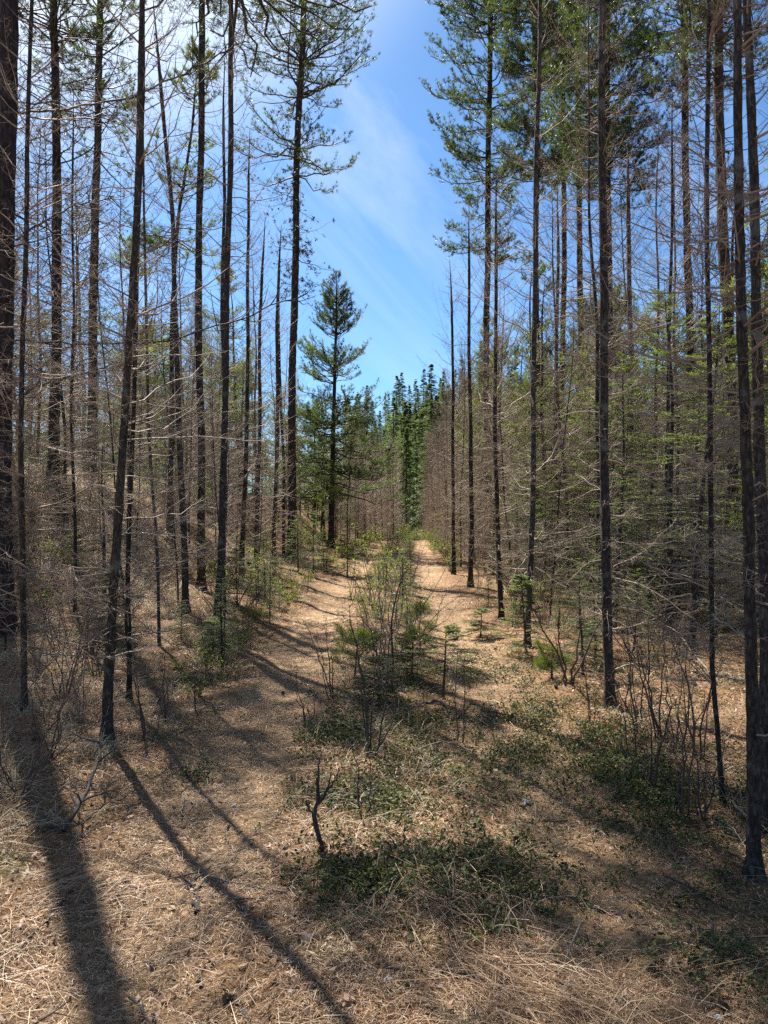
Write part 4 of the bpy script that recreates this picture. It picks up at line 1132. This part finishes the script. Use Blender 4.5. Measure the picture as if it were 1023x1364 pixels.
mb = MB()
x, y = wedge(60000, 2.5, 24)
u = x - track_c(y)
keep = rng.random(len(x)) < np.where(u > 1.7, .95, np.where(u < -1.9, .3, .12))
x, y = x[keep], y[keep]; n = len(x)
sz = rng.uniform(.009, .022, n) * (1 + .02 * y); a = rng.uniform(0, 6.28, n)
nz = nrm(rng.normal(0, .45, (n, 3)) + [0, 0, 1]); ax = nrm(np.cross(nz, np.stack([np.cos(a), np.sin(a), 0 * a], -1))); bx_ = np.cross(nz, ax)
c = np.stack([x, y, G(x, y) + .012], -1)
V = np.stack([c - ax * sz[:, None], c + bx_ * .45 * sz[:, None], c + ax * sz[:, None] + nz * .2 * sz[:, None], c - bx_ * .45 * sz[:, None]], 1)
mb.add(V, np.arange(n * 4).reshape(-1, 4))
tag(link('fallen_leaves', mb.data('fallen_leaves', M_LEAFLITTER)), 'brown fallen leaves scattered under the shrubs', None, None, 'stuff')


def blades(mb, x, y, ln, w, lean, flop):
    n = len(x); K = 5; s_ = np.linspace(0, 1, K)[None, :, None]
    a = rng.uniform(0, 6.28, n); d = np.stack([np.cos(a), np.sin(a), 0 * a], -1)
    P = np.stack([x, y, G(x, y) - .01], -1)[:, None] + d[:, None] * (lean * s_[..., 0] + flop * s_[..., 0] ** 2)[..., None] * ln[:, None, None]
    P[..., 2] += (ln[:, None]) * np.maximum(np.sqrt(np.maximum(1 - lean ** 2, .1)) * s_[..., 0] - .75 * flop * s_[..., 0] ** 2.4, .03 * s_[..., 0])
    P[:, 1:] += np.cumsum(rng.normal(0, .025, P[:, 1:].shape), 1) * ln[:, None, None]
    P[..., 2] = np.maximum(P[..., 2], G(P[..., 0], P[..., 1]) + .004)
    sd = nrm(np.cross(d, [0, 0, 1.0]) + rng.normal(0, .4, (n, 3)))[:, None] * (w[:, None] * np.array([1, .95, .8, .5, .08]))[..., None] / 2
    V = np.stack([P - sd, P + sd], 2)
    i = np.arange(n * K * 2).reshape(n, K, 2)
    mb.add(V, np.stack([i[:, :-1, 0], i[:, :-1, 1], i[:, 1:, 1], i[:, 1:, 0]], -1))


def tufts(spots, per, r0, ln, w):
    for (cx, cy, n, sp) in spots:
        yield cx, cy, n, sp


mb = MB()
gx, gy, gl = [], [], []
def tuft(cx, cy, n, sp, l0, l1):
    gx.append(cx + rng.normal(0, sp, n)); gy.append(cy + rng.normal(0, sp, n)); gl.append(rng.uniform(l0, l1, n))
for _ in range(360):                       # grassy bank foot
    cy = math.exp(rng.uniform(math.log(2.2), math.log(11))); cx = -rng.uniform(1.35, 4.2) - .06 * (cy - 3)
    if cx > -1.75 and rng.random() < .6: continue
    tuft(cx, cy, 22, .045, .08, .30)
for _ in range(420):                       # sunny slope farther up
    cy = rng.uniform(9, 26); cx = -rng.uniform(2.4, 11)
    tuft(cx, cy, 20, .08, .15, .45)
for _ in range(330):                       # thicket side
    cy = math.exp(rng.uniform(math.log(3.0), math.log(18))); cx = rng.uniform(1.6, 5.5) + .03 * cy
    tuft(cx, cy, 16, .06, .10, .36)
for _ in range(160):                       # middle strip
    cy = math.exp(rng.uniform(math.log(3.0), math.log(30))); cx = float(track_c(cy)) + rng.normal(0, .28)
    tuft(cx, cy, 12, .05, .08, .30)
for _ in range(2):                        # flattened clump by the shaded litter
    tuft(rng.normal(.72, .2), rng.normal(2.5, .2), 12, .05, .15, .34)
for _ in range(420):                       # sunlit crest of the bank
    cy = rng.uniform(11, 22); cx = -rng.uniform(.27, .50) * cy
    tuft(cx, cy, 22, .10, .2, .5)
gx, gy, gl = map(np.concatenate, (gx, gy, gl)); n = len(gx)
blades(mb, gx, gy, gl, (.0022 + .0004 * gy) * rng.uniform(.7, 1.3, n), rng.uniform(.1, .75, n)[:, None], rng.uniform(.25, 1.05, n)[:, None])
tag(link('dry_grass', mb.data('dry_grass', M_GRASS)), 'long dry straw coloured grass along the bank and the ruts', None, None, 'stuff')


def creeper(spots):
    lm, sm = MB(), MB()
    for (px, py, rx, ry, n) in spots:
        n = int(n * .62); rx *= 1.15; ry *= 1.15
        cx, cy = ground_at(px, py)
        x = cx + rng.normal(0, rx, n); y = cy + rng.normal(0, ry, n)
        k = rng.random(n) < .35 + .65 * (lump(x, y, 5.0, 41) > 0)
        x, y = x[k], y[k]; m = len(x)
        h = np.abs(rng.normal(.025, .022, m)) + .010
        z = G(x, y)
        tip = np.stack([x + rng.normal(0, .05, m), y + rng.normal(0, .05, m), z + h], -1)
        tubes(sm, np.stack([np.stack([x, y, z], -1), (np.stack([x, y, z], -1) + tip) / 2 + rng.normal(0, .01, (m, 3)), tip], 1), np.tile([[.0014, .0012, .0008]], (m, 1)), 3)
        for j in range(7):
            c = tip + rng.normal(0, .016, (m, 3)) - np.array([0, 0, .004 * j])
            nz = nrm(rng.normal(0, .55, (m, 3)) + [0, 0, .8]); ax = nrm(np.cross(nz, rng.normal(size=(m, 3)))); bx_ = np.cross(nz, ax)
            s_ = rng.uniform(.007, .013, m)[:, None] * (1 + .02 * cy)
            V = np.stack([c, c + ax * s_ * .6 + bx_ * s_ * .5, c + ax * s_ * 1.5 + bx_ * s_ * .42, c + ax * s_ * 1.9 - nz * s_ * .2, c + ax * s_ * 1.5 - bx_ * s_ * .42, c + ax * s_ * .6 - bx_ * s_ * .5], 1)
            i = np.arange(m)[:, None] * 6
            lm.add(V, np.concatenate([i + np.array([[0, 1, 2, 3]]), i + np.array([[0, 3, 4, 5]])]))
    o = link('creeper_leaves', lm.data('creeper_leaves', M_GLOSSLEAF)); tag(o, 'glossy dark bearberry leaves creeping over the litter', None, None, 'stuff')
    o = link('creeper_stalks', sm.data('creeper_stalks', M_SHRUB)); tag(o, 'thin bearberry runners under the glossy leaves', None, None, 'stuff')


creeper([(275, 905, .14, .35, 260), (330, 835, .15, .8, 260), (380, 792, .2, 1.2, 260), (300, 868, .15, .5, 200), (430, 1060, .10, .10, 160), (760, 995, .38, .45, 2800), (860, 1040, .34, .40, 2300), (700, 945, .25, .35, 500), (690, 900, .35, .5, 600), (560, 1110, .24, .34, 900), (610, 1150, .26, .26, 700), (480, 985, .22, .3, 900),
         (560, 985, .26, .34, 900), (540, 1060, .24, .22, 900), (455, 1150, .10, .12, 260), (490, 1170, .12, .10, 260), (650, 1190, .14, .12, 350), (930, 1110, .18, .2, 500), (990, 1290, .12, .12, 350),
         (640, 880, .25, .6, 400), (500, 900, .35, .8, 800), (520, 830, .35, 1.5, 700), (265, 1035, .06, .06, 70), (660, 1235, .10, .06, 150), (800, 930, .5, .6, 500), (900, 900, .7, .8, 500), (440, 985, .12, .2, 300), (880, 1180, .14, .12, 200)])
